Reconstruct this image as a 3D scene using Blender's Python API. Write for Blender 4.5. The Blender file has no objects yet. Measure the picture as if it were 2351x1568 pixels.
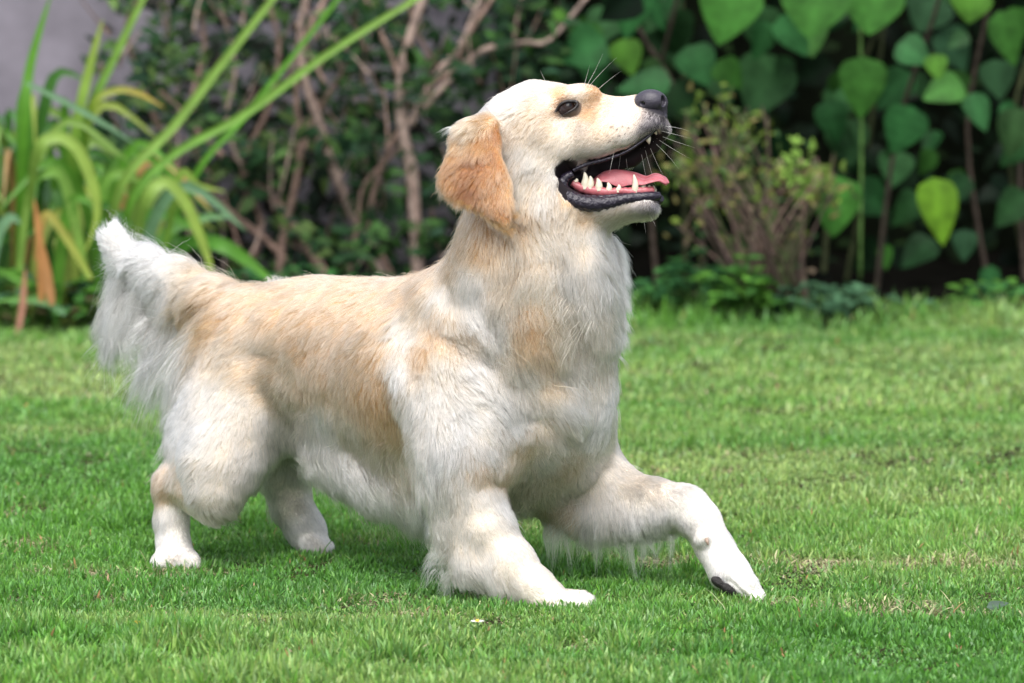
import bpy, math, random
import numpy as np
from mathutils import Vector, Matrix
from mathutils.bvhtree import BVHTree
from mathutils.kdtree import KDTree

rng = np.random.default_rng(7)
random.seed(7)
SC = bpy.context.scene
COL = SC.collection

# ------------------------------------------------------------------ camera
CAM_D, CAM_H, FPX = 4.5, 0.75, 7875.0        # distance, height, focal length in reference pixels (frame 2351 wide)
PITCH = math.atan(696.0 / FPX)
cam_data = bpy.data.cameras.new('camera')
cam_data.sensor_width = 36.0
cam_data.lens = 36.0 * FPX / 2351.0
cam_data.clip_end = 200.0
cam_data.dof.use_dof = True
cam_data.dof.focus_distance = 4.56
cam_data.dof.aperture_fstop = 5.6
cam = bpy.data.objects.new('camera', cam_data)
COL.objects.link(cam)
cam.location = (0, -CAM_D, CAM_H)
cam.rotation_euler = (math.pi / 2 - PITCH, 0, 0)
SC.camera = cam

# ------------------------------------------------------------------ light: bright overcast, soft from high above the camera's side
SUN_EL, SUN_AZ = math.radians(60), math.radians(186)      # azimuth from +Y towards +X
world = bpy.data.worlds.new('World')
SC.world = world
world.use_nodes = True
wn, wl = world.node_tree.nodes, world.node_tree.links
sky = wn.new('ShaderNodeTexSky')
sky.sky_type = 'NISHITA'
sky.sun_disc = False
sky.sun_elevation = SUN_EL
sky.sun_rotation = SUN_AZ
sky.air_density = 1.0
sky.dust_density = 3.0
sky.ozone_density = 1.0
wn['Background'].inputs['Strength'].default_value = 0.15
cloud = wn.new('ShaderNodeHueSaturation')              # cloud cover: a paler, greyer sky
cloud.inputs['Saturation'].default_value = 0.36
wl.new(sky.outputs['Color'], cloud.inputs['Color'])
wl.new(cloud.outputs['Color'], wn['Background'].inputs['Color'])
sd = bpy.data.lights.new('sun', 'SUN')
sd.energy = 1.5
sd.angle = math.radians(50)
sd.color = (1.0, 0.96, 0.91)
sun = bpy.data.objects.new('sun', sd)
COL.objects.link(sun)
sdir = Vector((math.sin(SUN_AZ) * math.cos(SUN_EL), math.cos(SUN_AZ) * math.cos(SUN_EL), math.sin(SUN_EL)))
sun.rotation_euler = sdir.to_track_quat('Z', 'Y').to_euler()
sun.location = sdir * 20
SC.view_settings.view_transform = 'Standard'
SC.view_settings.look = 'None'
SC.view_settings.exposure = 1.02
SC.view_settings.gamma = 1.0
SC.render.film_transparent = False
SC.cycles.max_bounces = 8
SC.cycles.diffuse_bounces = 4
SC.cycles.transmission_bounces = 5
SC.cycles.transparent_max_bounces = 8
SC.cycles.caustics_reflective = False
SC.cycles.caustics_refractive = False

# ------------------------------------------------------------------ helpers
SP, CP = math.sin(PITCH), math.cos(PITCH)
def W(px, py, Y):
    """point of the ground-fixed world seen at (px, py) of the photograph (2351 wide) at depth Y"""
    a, b = (px - 1175.5) / FPX, -(py - 784.0) / FPX
    dx, dy, dz = a, CP + b * SP, -SP + b * CP
    t = (Y + CAM_D) / dy
    return np.array([dx * t, Y, CAM_H + dz * t])
def RM(r, Y): return r / FPX * (CAM_D + Y)

def tag(o, label=None, cat=None, group=None, kind=None):
    if label: o['label'] = label
    if cat: o['category'] = cat
    if group: o['group'] = group
    if kind: o['kind'] = kind
    return o
def empty(name, loc):
    o = bpy.data.objects.new(name, None); COL.objects.link(o); o.location = loc
    o.empty_display_size = 0.05
    return o
def link(name, me, mat=None, parent=None):
    o = bpy.data.objects.new(name, me); COL.objects.link(o)
    if mat: me.materials.append(mat)
    if parent:
        o.parent = parent
        o.matrix_parent_inverse = Matrix.Translation(-parent_loc(parent))
    return o
def parent_loc(p):
    v = Vector(p.location)
    while p.parent:
        # children built in world space keep identity; only the root carries a location
        p = p.parent
        v = v + Vector(p.location) if p.location.length else v
    return v
def mesh_np(name, V, F, smooth=True, cols=None, colname='col'):
    """V (n,3); F list of arrays/tuples (tri or quad) or an (m,k) array; cols (n,3) per vertex"""
    me = bpy.data.meshes.new(name)
    V = np.asarray(V, dtype=np.float32)
    if isinstance(F, np.ndarray):
        k = F.shape[1]; m = F.shape[0]
        tot = np.full(m, k, dtype=np.int32); flat = F.astype(np.int32).ravel()
    else:
        tot = np.array([len(f) for f in F], dtype=np.int32); m = len(F)
        flat = np.array([i for f in F for i in f], dtype=np.int32)
    me.vertices.add(len(V)); me.vertices.foreach_set('co', V.ravel())
    me.loops.add(len(flat)); me.loops.foreach_set('vertex_index', flat)
    me.polygons.add(m)
    st = np.zeros(m, dtype=np.int32); st[1:] = np.cumsum(tot)[:-1]
    me.polygons.foreach_set('loop_start', st)
    me.polygons.foreach_set('loop_total', tot)
    me.update(calc_edges=True)
    me.polygons.foreach_set('use_smooth', np.full(m, smooth, dtype=bool))
    if cols is not None:
        at = me.attributes.new(colname, 'FLOAT_COLOR', 'POINT')
        c4 = np.ones((len(V), 4), dtype=np.float32); c4[:, :3] = cols
        at.data.foreach_set('color', c4.ravel())
    me.validate()
    return me

class FNoise:
    """smooth random field from random cosine waves (vectorised)"""
    def __init__(s, freq, n=24, dim=1, seed=0):
        r = np.random.default_rng(seed)
        k = r.normal(size=(dim, n, 3)); k /= np.linalg.norm(k, axis=2, keepdims=True)
        s.k = k * (freq * 2 * np.pi * r.uniform(.5, 1.5, size=(dim, n, 1)))
        s.p = r.uniform(0, 2 * np.pi, size=(dim, n)); s.n = n
    def __call__(s, P):
        out = [np.cos(P @ s.k[d].T + s.p[d]).sum(1) * math.sqrt(2.0 / s.n) for d in range(len(s.k))]
        return out[0] if len(out) == 1 else np.stack(out, 1)

def nodemat(name):
    m = bpy.data.materials.new(name); m.use_nodes = True
    nt = m.node_tree
    return m, nt, nt.nodes['Principled BSDF'], nt.nodes['Material Output']
def simple_mat(name, col, rough=.5, spec=.5, noise=0, scale=40, bump=0, bscale=200, coat=0, sss=0, attr=None, trans=0):
    m, nt, b, out = nodemat(name)
    N, L = nt.nodes, nt.links
    b.inputs['Base Color'].default_value = (*col, 1)
    b.inputs['Roughness'].default_value = rough
    b.inputs['Specular IOR Level'].default_value = spec
    b.inputs['Coat Weight'].default_value = coat
    if sss:
        b.inputs['Subsurface Weight'].default_value = sss
        b.inputs['Subsurface Radius'].default_value = (.01, .004, .003)
    src = None
    if attr:
        a = N.new('ShaderNodeAttribute'); a.attribute_name = attr; src = a.outputs['Color']
    if noise:
        tc = N.new('ShaderNodeTexCoord'); nz = N.new('ShaderNodeTexNoise')
        nz.inputs['Scale'].default_value = scale; nz.inputs['Detail'].default_value = 6
        L.new(tc.outputs['Object'], nz.inputs['Vector'])
        hs = N.new('ShaderNodeHueSaturation')
        mr = N.new('ShaderNodeMapRange'); mr.inputs['From Min'].default_value = .3; mr.inputs['From Max'].default_value = .7
        mr.inputs['To Min'].default_value = 1 - noise; mr.inputs['To Max'].default_value = 1 + noise
        L.new(nz.outputs['Fac'], mr.inputs['Value']); L.new(mr.outputs['Result'], hs.inputs['Value'])
        if src: L.new(src, hs.inputs['Color'])
        else: hs.inputs['Color'].default_value = (*col, 1)
        src = hs.outputs['Color']
    if src: L.new(src, b.inputs['Base Color'])
    if bump:
        tc = N.new('ShaderNodeTexCoord'); nz = N.new('ShaderNodeTexNoise')
        nz.inputs['Scale'].default_value = bscale; nz.inputs['Detail'].default_value = 4
        L.new(tc.outputs['Object'], nz.inputs['Vector'])
        bp = N.new('ShaderNodeBump'); bp.inputs['Strength'].default_value = bump; bp.inputs['Distance'].default_value = .002
        L.new(nz.outputs['Fac'], bp.inputs['Height']); L.new(bp.outputs['Normal'], b.inputs['Normal'])
    if trans:
        tr = N.new('ShaderNodeBsdfTranslucent'); mx = N.new('ShaderNodeMixShader'); mx.inputs['Fac'].default_value = trans
        if src: L.new(src, tr.inputs['Color'])
        else: tr.inputs['Color'].default_value = (*col, 1)
        L.new(b.outputs['BSDF'], mx.inputs[1]); L.new(tr.outputs['BSDF'], mx.inputs[2]); L.new(mx.outputs['Shader'], out.inputs['Surface'])
    return m

# ------------------------------------------------------------------ signed-distance modelling (one continuous skin for the dog)
class Field:
    def __init__(s, xs, ys, zs):
        s.ax = [np.asarray(a, dtype=np.float32) for a in (xs, ys, zs)]
        s.d = np.full([len(a) for a in s.ax], 0.1, dtype=np.float32)
    def box(s, lo, hi):
        sl = []
        for a, l, h in zip(s.ax, lo, hi):
            i, j = np.searchsorted(a, l), np.searchsorted(a, h)
            if j <= i: return None, None
            sl.append(slice(i, j))
        g = np.meshgrid(*[a[q] for a, q in zip(s.ax, sl)], indexing='ij', sparse=True)
        return tuple(sl), g
    def put(s, lo, hi, k, fn, op):
        m = k + .012
        sl, g = s.box(np.asarray(lo) - m, np.asarray(hi) + m)
        if sl is None: return
        b = fn(*g).astype(np.float32)
        a = s.d[sl]
        if op == 'add':
            h = np.maximum(k - np.abs(a - b), 0) / k
            s.d[sl] = np.minimum(a, b) - h * h * k * .25
        else:                                           # carve
            b = -b
            h = np.maximum(k - np.abs(a - b), 0) / k
            s.d[sl] = np.maximum(a, b) + h * h * k * .25
    def cone(s, a, b, ra, rb, k=.02, op='add', squash=None):
        """tapered capsule a->b; squash=(axis vector, factor>1 makes it thinner along that axis)"""
        a = np.asarray(a, float); b = np.asarray(b, float); ab = b - a; L2 = max(ab @ ab, 1e-9); rm = max(ra, rb)
        def fn(X, Y, Z):
            px, py, pz = X - a[0], Y - a[1], Z - a[2]
            t = np.clip((px * ab[0] + py * ab[1] + pz * ab[2]) / L2, 0, 1)
            qx, qy, qz = px - t * ab[0], py - t * ab[1], pz - t * ab[2]
            q2 = qx * qx + qy * qy + qz * qz
            if squash is not None:
                u, f = squash; w = qx * u[0] + qy * u[1] + qz * u[2]
                q2 = q2 + (f * f - 1) * w * w
            return np.sqrt(q2) - (ra + t * (rb - ra))
        s.put(np.minimum(a, b) - rm, np.maximum(a, b) + rm, k, fn, op)
    def chain(s, pts, k=.02, op='add', squash=None):
        """pts: list of (px, py, Y, r px)"""
        P = [(W(x, y, Y), RM(r, Y)) for x, y, Y, r in pts]
        for (a, ra), (b, rb) in zip(P[:-1], P[1:]): s.cone(a, b, ra, rb, k, op, squash)
    def ell(s, c, r, k=.02, ax=None, op='add'):
        c = np.asarray(c, float); r = np.asarray(r, float); A = np.eye(3) if ax is None else np.asarray(ax)
        e = np.sqrt(((A.T * r) ** 2).sum(1))
        def fn(X, Y, Z):
            px, py, pz = X - c[0], Y - c[1], Z - c[2]
            u = [(px * A[i][0] + py * A[i][1] + pz * A[i][2]) for i in range(3)]
            k0 = np.sqrt(sum((u[i] / r[i]) ** 2 for i in range(3)))
            k1 = np.sqrt(sum((u[i] / r[i] ** 2) ** 2 for i in range(3))) + 1e-9
            return k0 * (k0 - 1) / k1
        s.put(c - e, c + e, k, fn, op)
    def slab(s, poly, half, axis, k=.01, rnd=.004, op='add', bulge=None):
        """polygon of world points (roughly coplanar), swept +-half along axis"""
        P = np.array(poly, float); c = P.mean(0); n = np.asarray(axis, float); n = n / np.linalg.norm(n)
        # skewed coordinates: e1, e2 span the polygon's plane; the sweep goes along n
        u_, s_, vt = np.linalg.svd(P - c); e1, e2 = vt[0], vt[1]
        M = np.linalg.inv(np.stack([e1, e2, n], 1))
        q = (M @ (P - c).T).T; off = q[:, 2]
        Q = q[:, :2]
        ext = np.abs(n) * (half + .01)
        def fn(X, Y, Z):
            px, py, pz = X - c[0], Y - c[1], Z - c[2]
            U = M[0][0] * px + M[0][1] * py + M[0][2] * pz
            V = M[1][0] * px + M[1][1] * py + M[1][2] * pz
            Wn = M[2][0] * px + M[2][1] * py + M[2][2] * pz
            d2 = np.full(U.shape, 1e9, np.float32); ins = np.zeros(U.shape, bool)
            m = len(Q)
            for i in range(m):
                ax_, ay = Q[i]; bx, by = Q[(i + 1) % m]
                ex, ey = bx - ax_, by - ay
                t = np.clip(((U - ax_) * ex + (V - ay) * ey) / (ex * ex + ey * ey + 1e-12), 0, 1)
                d2 = np.minimum(d2, (U - ax_ - t * ex) ** 2 + (V - ay - t * ey) ** 2)
                if abs(ey) > 1e-12:
                    cr = ((ay > V) != (by > V)) & (U < (bx - ax_) * (V - ay) / (by - ay) + ax_)
                    ins ^= cr
            dd = np.sqrt(d2) * np.where(ins, -1, 1)
            h = half
            if bulge is not None: h = half + bulge * np.clip(-dd / .03, 0, 1)
            w = np.abs(Wn) - h + rnd; dd = dd + rnd
            return np.minimum(np.maximum(dd, w), 0) + np.sqrt(np.maximum(dd, 0) ** 2 + np.maximum(w, 0) ** 2) - rnd
        s.put(P.min(0) - ext, P.max(0) + ext, k, fn, op)
    def mesh(s, smooth=2):
        d = s.d; ins = d < 0
        nx, ny, nz = d.shape
        cnt = np.zeros((nx - 1, ny - 1, nz - 1), np.uint8)
        for i in (0, 1):
            for j in (0, 1):
                for k in (0, 1):
                    cnt += ins[i:nx - 1 + i, j:ny - 1 + j, k:nz - 1 + k]
        act = np.argwhere((cnt > 0) & (cnt < 8)); del cnt
        I, J, K = act.T; n = len(act)
        vid = np.full((nx - 1, ny - 1, nz - 1), -1, np.int32); vid[I, J, K] = np.arange(n)
        acc = np.zeros((n, 3)); num = np.zeros(n)
        corners = [(i, j, k) for i in (0, 1) for j in (0, 1) for k in (0, 1)]
        for a in corners:
            for ax_ in range(3):
                if a[ax_]: continue
                b = list(a); b[ax_] = 1
                da = d[I + a[0], J + a[1], K + a[2]]; db = d[I + b[0], J + b[1], K + b[2]]
                m = (da < 0) != (db < 0)
                t = np.where(m, da / np.where(m, da - db, 1), 0)
                for q in range(3):
                    idx = (I, J, K)[q]
                    pa = s.ax[q][idx + a[q]]; pb = s.ax[q][idx + b[q]]
                    acc[:, q] += np.where(m, pa + t * (pb - pa), 0)
                num += m
        V = acc / num[:, None]
        F = []
        for ax_ in range(3):
            sl0 = [slice(None)] * 3; sl1 = [slice(None)] * 3
            sl0[ax_] = slice(0, -1); sl1[ax_] = slice(1, None)
            A, B = ins[tuple(sl0)], ins[tuple(sl1)]
            e = np.argwhere(A != B)
            o1, o2 = [(1, 2), (2, 0), (0, 1)][ax_]
            ok = (e[:, o1] > 0) & (e[:, o2] > 0) & (e[:, o1] < d.shape[o1] - 1) & (e[:, o2] < d.shape[o2] - 1)
            e = e[ok]
            q = []
            for (u, v) in ((0, 0), (1, 0), (1, 1), (0, 1)):
                c = e.copy(); c[:, o1] -= 1 - u; c[:, o2] -= 1 - v
                q.append(vid[c[:, 0], c[:, 1], c[:, 2]])
            q = np.stack(q, 1)
            fl = A[tuple(e.T)]
            q[~fl] = q[~fl][:, ::-1]
            F.append(q)
        F = np.concatenate(F)
        F = F[(F >= 0).all(1)]
        E = np.unique(np.sort(np.concatenate([F[:, [0, 1]], F[:, [1, 2]], F[:, [2, 3]], F[:, [3, 0]]]), 1), axis=0)
        deg = np.bincount(E.ravel(), minlength=n).astype(float); deg[deg == 0] = 1
        for it in range(smooth):
            for lam in (.5, -.52):
                S = np.stack([np.bincount(E[:, 0], V[E[:, 1], q], n) + np.bincount(E[:, 1], V[E[:, 0], q], n) for q in range(3)], 1)
                V = V + lam * (S / deg[:, None] - V)
        return V, F, E

def tri_normals(V, F):
    a, b, c, d_ = (V[F[:, i]] for i in range(4))
    fn = np.cross(c - a, d_ - b)
    vn = np.zeros_like(V)
    for i in range(4):
        for q in range(3): vn[:, q] += np.bincount(F[:, i], fn[:, q], len(V))
    ln = np.linalg.norm(vn, axis=1, keepdims=True); ln[ln == 0] = 1
    return vn / ln

# ------------------------------------------------------------------ the dog: skin surface
LAT = np.array([.27, .88, -.38]); LAT /= np.linalg.norm(LAT)        # head's sideways axis (towards its far side)
FWD = np.array([.93, -.20, .14]); FWD = FWD - LAT * (FWD @ LAT); FWD /= np.linalg.norm(FWD)
UPH = np.cross(LAT, FWD); UPH = UPH if UPH[2] > 0 else -UPH
def YH(px): return .115 - .25 * (px - 1200) / 1750
def H(px, py, lat=0.0):                                             # point of the head's middle plane at a pixel, moved sideways
    return W(px, py, YH(px)) + LAT * lat
def HN(px, py, lat):                                                # point seen at a pixel, lying lat metres to the side of the middle plane
    k = 1712.0
    return H(px - lat * LAT[0] * k, py + lat * LAT[2] * k, lat)

def stretched(lo, hi, segs, coarse):
    """axis with finer steps inside segs [(a,b,step)]"""
    out = [lo]
    while out[-1] < hi:
        x = out[-1]; st = coarse
        for a, b, f in segs:
            if a <= x < b: st = f
        out.append(x + st)
    return np.array(out)
DET = 1.0
xs = stretched(-.60, .36, [(-.06, .235, .0021 * DET)], .0036 * DET)
zs = stretched(-.02, .74, [(.50, .74, .0021 * DET)], .0036 * DET)
ys = stretched(-.09, .74, [(-.04, .22, .0026 * DET)], .0040 * DET)
F_ = Field(xs, ys, zs)

# trunk
F_.chain([(585, 800, .43, 128), (720, 812, .385, 158), (870, 838, .31, 180), (1010, 868, .235, 198), (1140, 885, .18, 205)], k=.05)
F_.chain([(1140, 885, .18, 205), (1262, 880, .135, 150)], k=.05)
F_.chain([(1230, 960, .14, 140), (1275, 1010, .16, 120)], k=.05)
F_.chain([(900, 950, .28, 130), (1080, 1030, .20, 130), (1180, 1060, .18, 100)], k=.05)
F_.chain([(690, 960, .38, 60), (800, 1030, .32, 66), (900, 1075, .27, 66), (1000, 1110, .21, 64)], k=.05)
# far flank and croup
F_.chain([(600, 780, .47, 110), (760, 800, .44, 120)], k=.04)
# withers
F_.chain([(990, 740, .25, 85), (1060, 700, .20, 100)], k=.05)
# neck
F_.chain([(1120, 800, .18, 170), (1215, 690, .14, 182), (1222, 580, .125, 158), (1222, 480, .115, 118), (1215, 400, .115, 105)], k=.04)
F_.chain([(1262, 600, .12, 130), (1268, 740, .12, 135)], k=.03)
# skull, cheeks, muzzle
F_.ell(H(1238, 300), (.068, .058, .063), k=.02, ax=(FWD, LAT, UPH))
F_.ell(H(1185, 315), (.050, .054, .048), k=.025, ax=(FWD, LAT, UPH))
for sgn in (-1, 1):
    F_.ell(H(1245, 385, sgn * .026), (.050, .036, .048), k=.025, ax=(FWD, LAT, UPH))
    F_.ell(H(1330, 236, sgn * .021), (.034, .020, .0150), k=.014, ax=(FWD, LAT, UPH))   # brow
    F_.cone(H(1300, 330, sgn * .026), H(1400, 322, sgn * .018), .034, .022, k=.02)     # cheek under the eye
    F_.cone(H(1380, 318, sgn * .017), H(1482, 288, sgn * .013), .0255, .0185, k=.012)
    F_.cone(H(1372, 342, sgn * .026), H(1440, 324, sgn * .0235), .016, .0165, k=.012)   # flews
    F_.cone(H(1440, 324, sgn * .0235), H(1502, 291, sgn * .014), .0160, .0145, k=.010)
F_.cone(H(1250, 270), H(1345, 250), .043, .0260, k=.014)
F_.cone(H(1310, 288), H(1395, 272), .040, .0250, k=.018)
F_.cone(H(1395, 268), H(1482, 250), .0235, .0190, k=.012)
F_.cone(H(1490, 262), H(1505, 290), .020, .017, k=.010)
# lower jaw
F_.cone(H(1255, 420), H(1370, 470), .036, .021, k=.03)
for sgn in (-1, 1):
    F_.cone(H(1285, 446, sgn * .026), H(1395, 474, sgn * .020), .019, .0150, k=.014)
    F_.cone(H(1395, 474, sgn * .020), H(1486, 472, sgn * .010), .0150, .0155, k=.012)
F_.cone(H(1260, 462), H(1400, 478), .032, .013, k=.03)
# mouth opening (swept sideways right through) and the channel between the flews
mp = [(1302, 418), (1318, 398), (1345, 386), (1392, 376), (1446, 359), (1500, 325), (1532, 300), (1570, 330), (1580, 420), (1526, 458), (1470, 458), (1420, 470), (1366, 470), (1318, 452), (1300, 436)]
mp2 = [(1350, 402), (1352, 346), (1420, 328), (1480, 304), (1506, 298), (1520, 320), (1480, 370), (1420, 402)]
F_.slab([H(x, y) for x, y in mp], .10, LAT, k=.007, rnd=.005, op='carve')
F_.slab([H(x, y) for x, y in mp2], .0175, LAT, k=.006, rnd=.005, op='carve')
# far flew, hanging lower in view
for a, b, ra, rb in [((1350, 384, .026), (1400, 384, .026), .010, .010), ((1400, 384, .026), (1452, 366, .025), .010, .010), ((1452, 366, .025), (1500, 334, .017), .010, .009), ((1500, 334, .017), (1524, 300, .006), .009, .008)]:
    F_.cone(HN(*a), HN(*b), ra, rb, k=.007)
# tongue root closing the back of the mouth
F_.ell(H(1335, 436, .020), (.036, .026, .028), k=.01, ax=(FWD, LAT, UPH))
# eye sockets
EYEP = [HN(1296, 244, -.052), H(1312, 262, .052)]
for q in EYEP:
    F_.ell(q, (.017, .010, .011), k=.009, ax=(FWD, LAT, UPH), op='carve')
# ears
EARN = np.array([-.10, -1.0, .10])
near_ear = [(1140, 282), (1148, 320), (1152, 360), (1164, 395), (1175, 430), (1181, 468), (1180, 505), (1170, 534), (1152, 524), (1122, 500), (1095, 480), (1066, 465), (1038, 452), (1022, 436), (1015, 418), (1022, 385), (1034, 350), (1044, 315), (1058, 292), (1090, 280)]
def ear_pt(x, y):
    return W(x, y, .050 - .040 * min(1, max(0, (y - 290) / 180.0)) + .035 * max(0, (1080 - x) / 70.0) ** 1.5)
F_.slab([ear_pt(x, y) for x, y in near_ear], .0045, EARN, k=.006, rnd=.004, bulge=.005)
F_.chain([(1118, 288, .064, 24), (1085, 302, .060, 22)], k=.012)
far_ear = [H(1142 + 30, 300, .066), H(1190, 360, .082), H(1215, 430, .084), H(1190, 480, .082), H(1110, 450, .080), H(1090, 350, .076)]
F_.slab(far_ear, .006, LAT, k=.006, rnd=.005, bulge=.004)

# near foreleg
F_.chain([(1085, 880, .115, 116), (1080, 960, .095, 100), (1070, 1040, .074, 82), (1066, 1120, .058, 66)], k=.05)
F_.chain([(1078, 1110, .054, 62), (1110, 1200, .042, 58), (1168, 1290, .024, 48), (1224, 1347, .010, 38), (1265, 1376, .004, 30)], k=.02)
F_.chain([(1265, 1378, .004, 34), (1308, 1398, .0, 22), (1345, 1407, -.004, 13)], k=.015)
for i, dy in enumerate((-.028, -.009, .010, .026)):
    a = W(1275, 1382, .004) + np.array([0, dy * .7, 0]); b = W(1352 - abs(i - 1.2) * 10, 1409, -.004) + np.array([0, dy, 0]); b[2] = max(b[2], .007)
    F_.cone(a, b, .0145, .0100, k=.004)
F_.chain([(1030, 1120, .070, 46), (1045, 1200, .058, 38), (1080, 1290, .036, 30), (1150, 1345, .018, 24)], k=.03)     # elbow and coat behind the leg
# far foreleg
F_.chain([(1318, 960, .22, 88), (1340, 1056, .21, 72), (1400, 1120, .185, 58), (1500, 1150, .145, 44), (1572, 1157, .115, 38), (1608, 1192, .105, 37), (1640, 1255, .095, 33), (1672, 1310, .08, 37), (1704, 1345, .07, 33)], k=.022)
for i, dy in enumerate((-.026, -.009, .009, .024)):
    a = W(1684, 1318, .072) + np.array([0, dy * .8, 0]); m_ = W(1716 - abs(i - 1.3) * 6, 1340, .068) + np.array([0, dy * 1.15, .002]); b = W(1741 - abs(i - 1.3) * 9, 1368, .066) + np.array([0, dy * 1.2, 0])
    F_.cone(a, m_, .016, .0125, k=.005); F_.cone(m_, b, .0125, .0105, k=.004)
F_.chain([(1290, 1140, .20, 60), (1400, 1180, .18, 42), (1520, 1190, .14, 34)], k=.03)        # coat under the far forearm
F_.chain([(1614, 1232, .075, 15), (1606, 1238, .075, 10)], k=.01)
# near hind leg
F_.chain([(592, 820, .42, 114), (578, 900, .385, 108), (532, 990, .350, 88), (495, 1080, .318, 70), (484, 1126, .305, 52)], k=.05)
F_.chain([(494, 1130, .30, 50), (440, 1115, .325, 38), (396, 1120, .355, 34), (394, 1190, .352, 31), (398, 1250, .345, 30), (404, 1278, .335, 34)], k=.02)
F_.chain([(500, 900, .38, 44), (452, 990, .37, 36), (416, 1075, .36, 22)], k=.04)           # breeches
for i, dx in enumerate((-.020, -.007, .008, .021)):
    a = W(402, 1280, .338) + np.array([dx * .7, 0, 0]); b = W(404, 1303, .305) + np.array([dx * 1.1, 0, 0]); b[2] = .012
    F_.cone(a, b, .015, .011, k=.006)
# far hind leg
F_.chain([(660, 900, .46, 105), (668, 1010, .455, 74), (652, 1080, .45, 46), (668, 1150, .455, 33), (698, 1210, .46, 31), (720, 1248, .46, 31)], k=.03)
for i, dy in enumerate((-.024, -.008, .008, .022)):
    a = W(715, 1240, .46) + np.array([0, dy * .8, 0]); b = W(748 - abs(i - 1.3) * 5, 1268, .455) + np.array([0, dy, 0]); b[2] = .012
    F_.cone(a, b, .016, .0105, k=.006)
# tail
F_.chain([(560, 730, .47, 54), (500, 698, .51, 48), (430, 655, .55, 37), (350, 612, .58, 26), (295, 592, .60, 18), (268, 552, .61, 9), (260, 528, .615, 5)], k=.03)
tail_flag = [(500, 690), (430, 645), (350, 612), (290, 590), (264, 600), (258, 680), (266, 760), (295, 745), (338, 700), (368, 790), (415, 810), (472, 775)]
F_.slab([W(x, y, .50 + .12 * (500 - x) / 240) for x, y in tail_flag], .006, (.45, .89, 0), k=.02, rnd=.005)

VB, FB, EB = F_.mesh(smooth=2)
_deg = np.bincount(EB.ravel(), minlength=len(VB)).astype(float)
_w = .5 * np.clip((.56 - VB[:, 2]) / .06, 0, 1) * np.clip((VB[:, 2] - .06) / .12, 0, 1) ** 1.3     # soften the trunk, keep head and paws crisp
_w *= np.clip((VB[:, 0] + .40) / .04, 0, 1)
for _i in range(90):
    _S = np.stack([np.bincount(EB[:, 0], VB[EB[:, 1], q], len(VB)) + np.bincount(EB[:, 1], VB[EB[:, 0], q], len(VB)) for q in range(3)], 1)
    VB = VB + _w[:, None] * (_S / _deg[:, None] - VB)
del F_

# ------------------------------------------------------------------ coat: guides give flow, length, lift and colour
NB = tri_normals(VB, FB)
bvh = BVHTree.FromPolygons([tuple(v) for v in VB.tolist()], FB.tolist())
CAMP = Vector((0, -CAM_D, CAM_H))
def hit(px, py):
    d = Vector(W(px, py, 0)) - CAMP; d.normalize()
    loc, nor, idx, dist = bvh.ray_cast(CAMP, d)
    return (np.array(loc), np.array(nor)) if loc else (None, None)
def near(p):
    loc, nor, idx, dist = bvh.find_nearest(Vector(p))
    return np.array(loc), np.array(nor)
WH, CR, LG, GO, EA, GY = (.855, .805, .755), (.80, .695, .59), (.70, .52, .385), (.62, .43, .285), (.40, .225, .125), (.27, .25, .26)
TW = (.93, .895, .86)
PW, BK = (.86, .82, .78), (.10, .09, .10)
def mixc(a, b, t=.5): return tuple(x * (1 - t) + y * t for x, y in zip(a, b))
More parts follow.
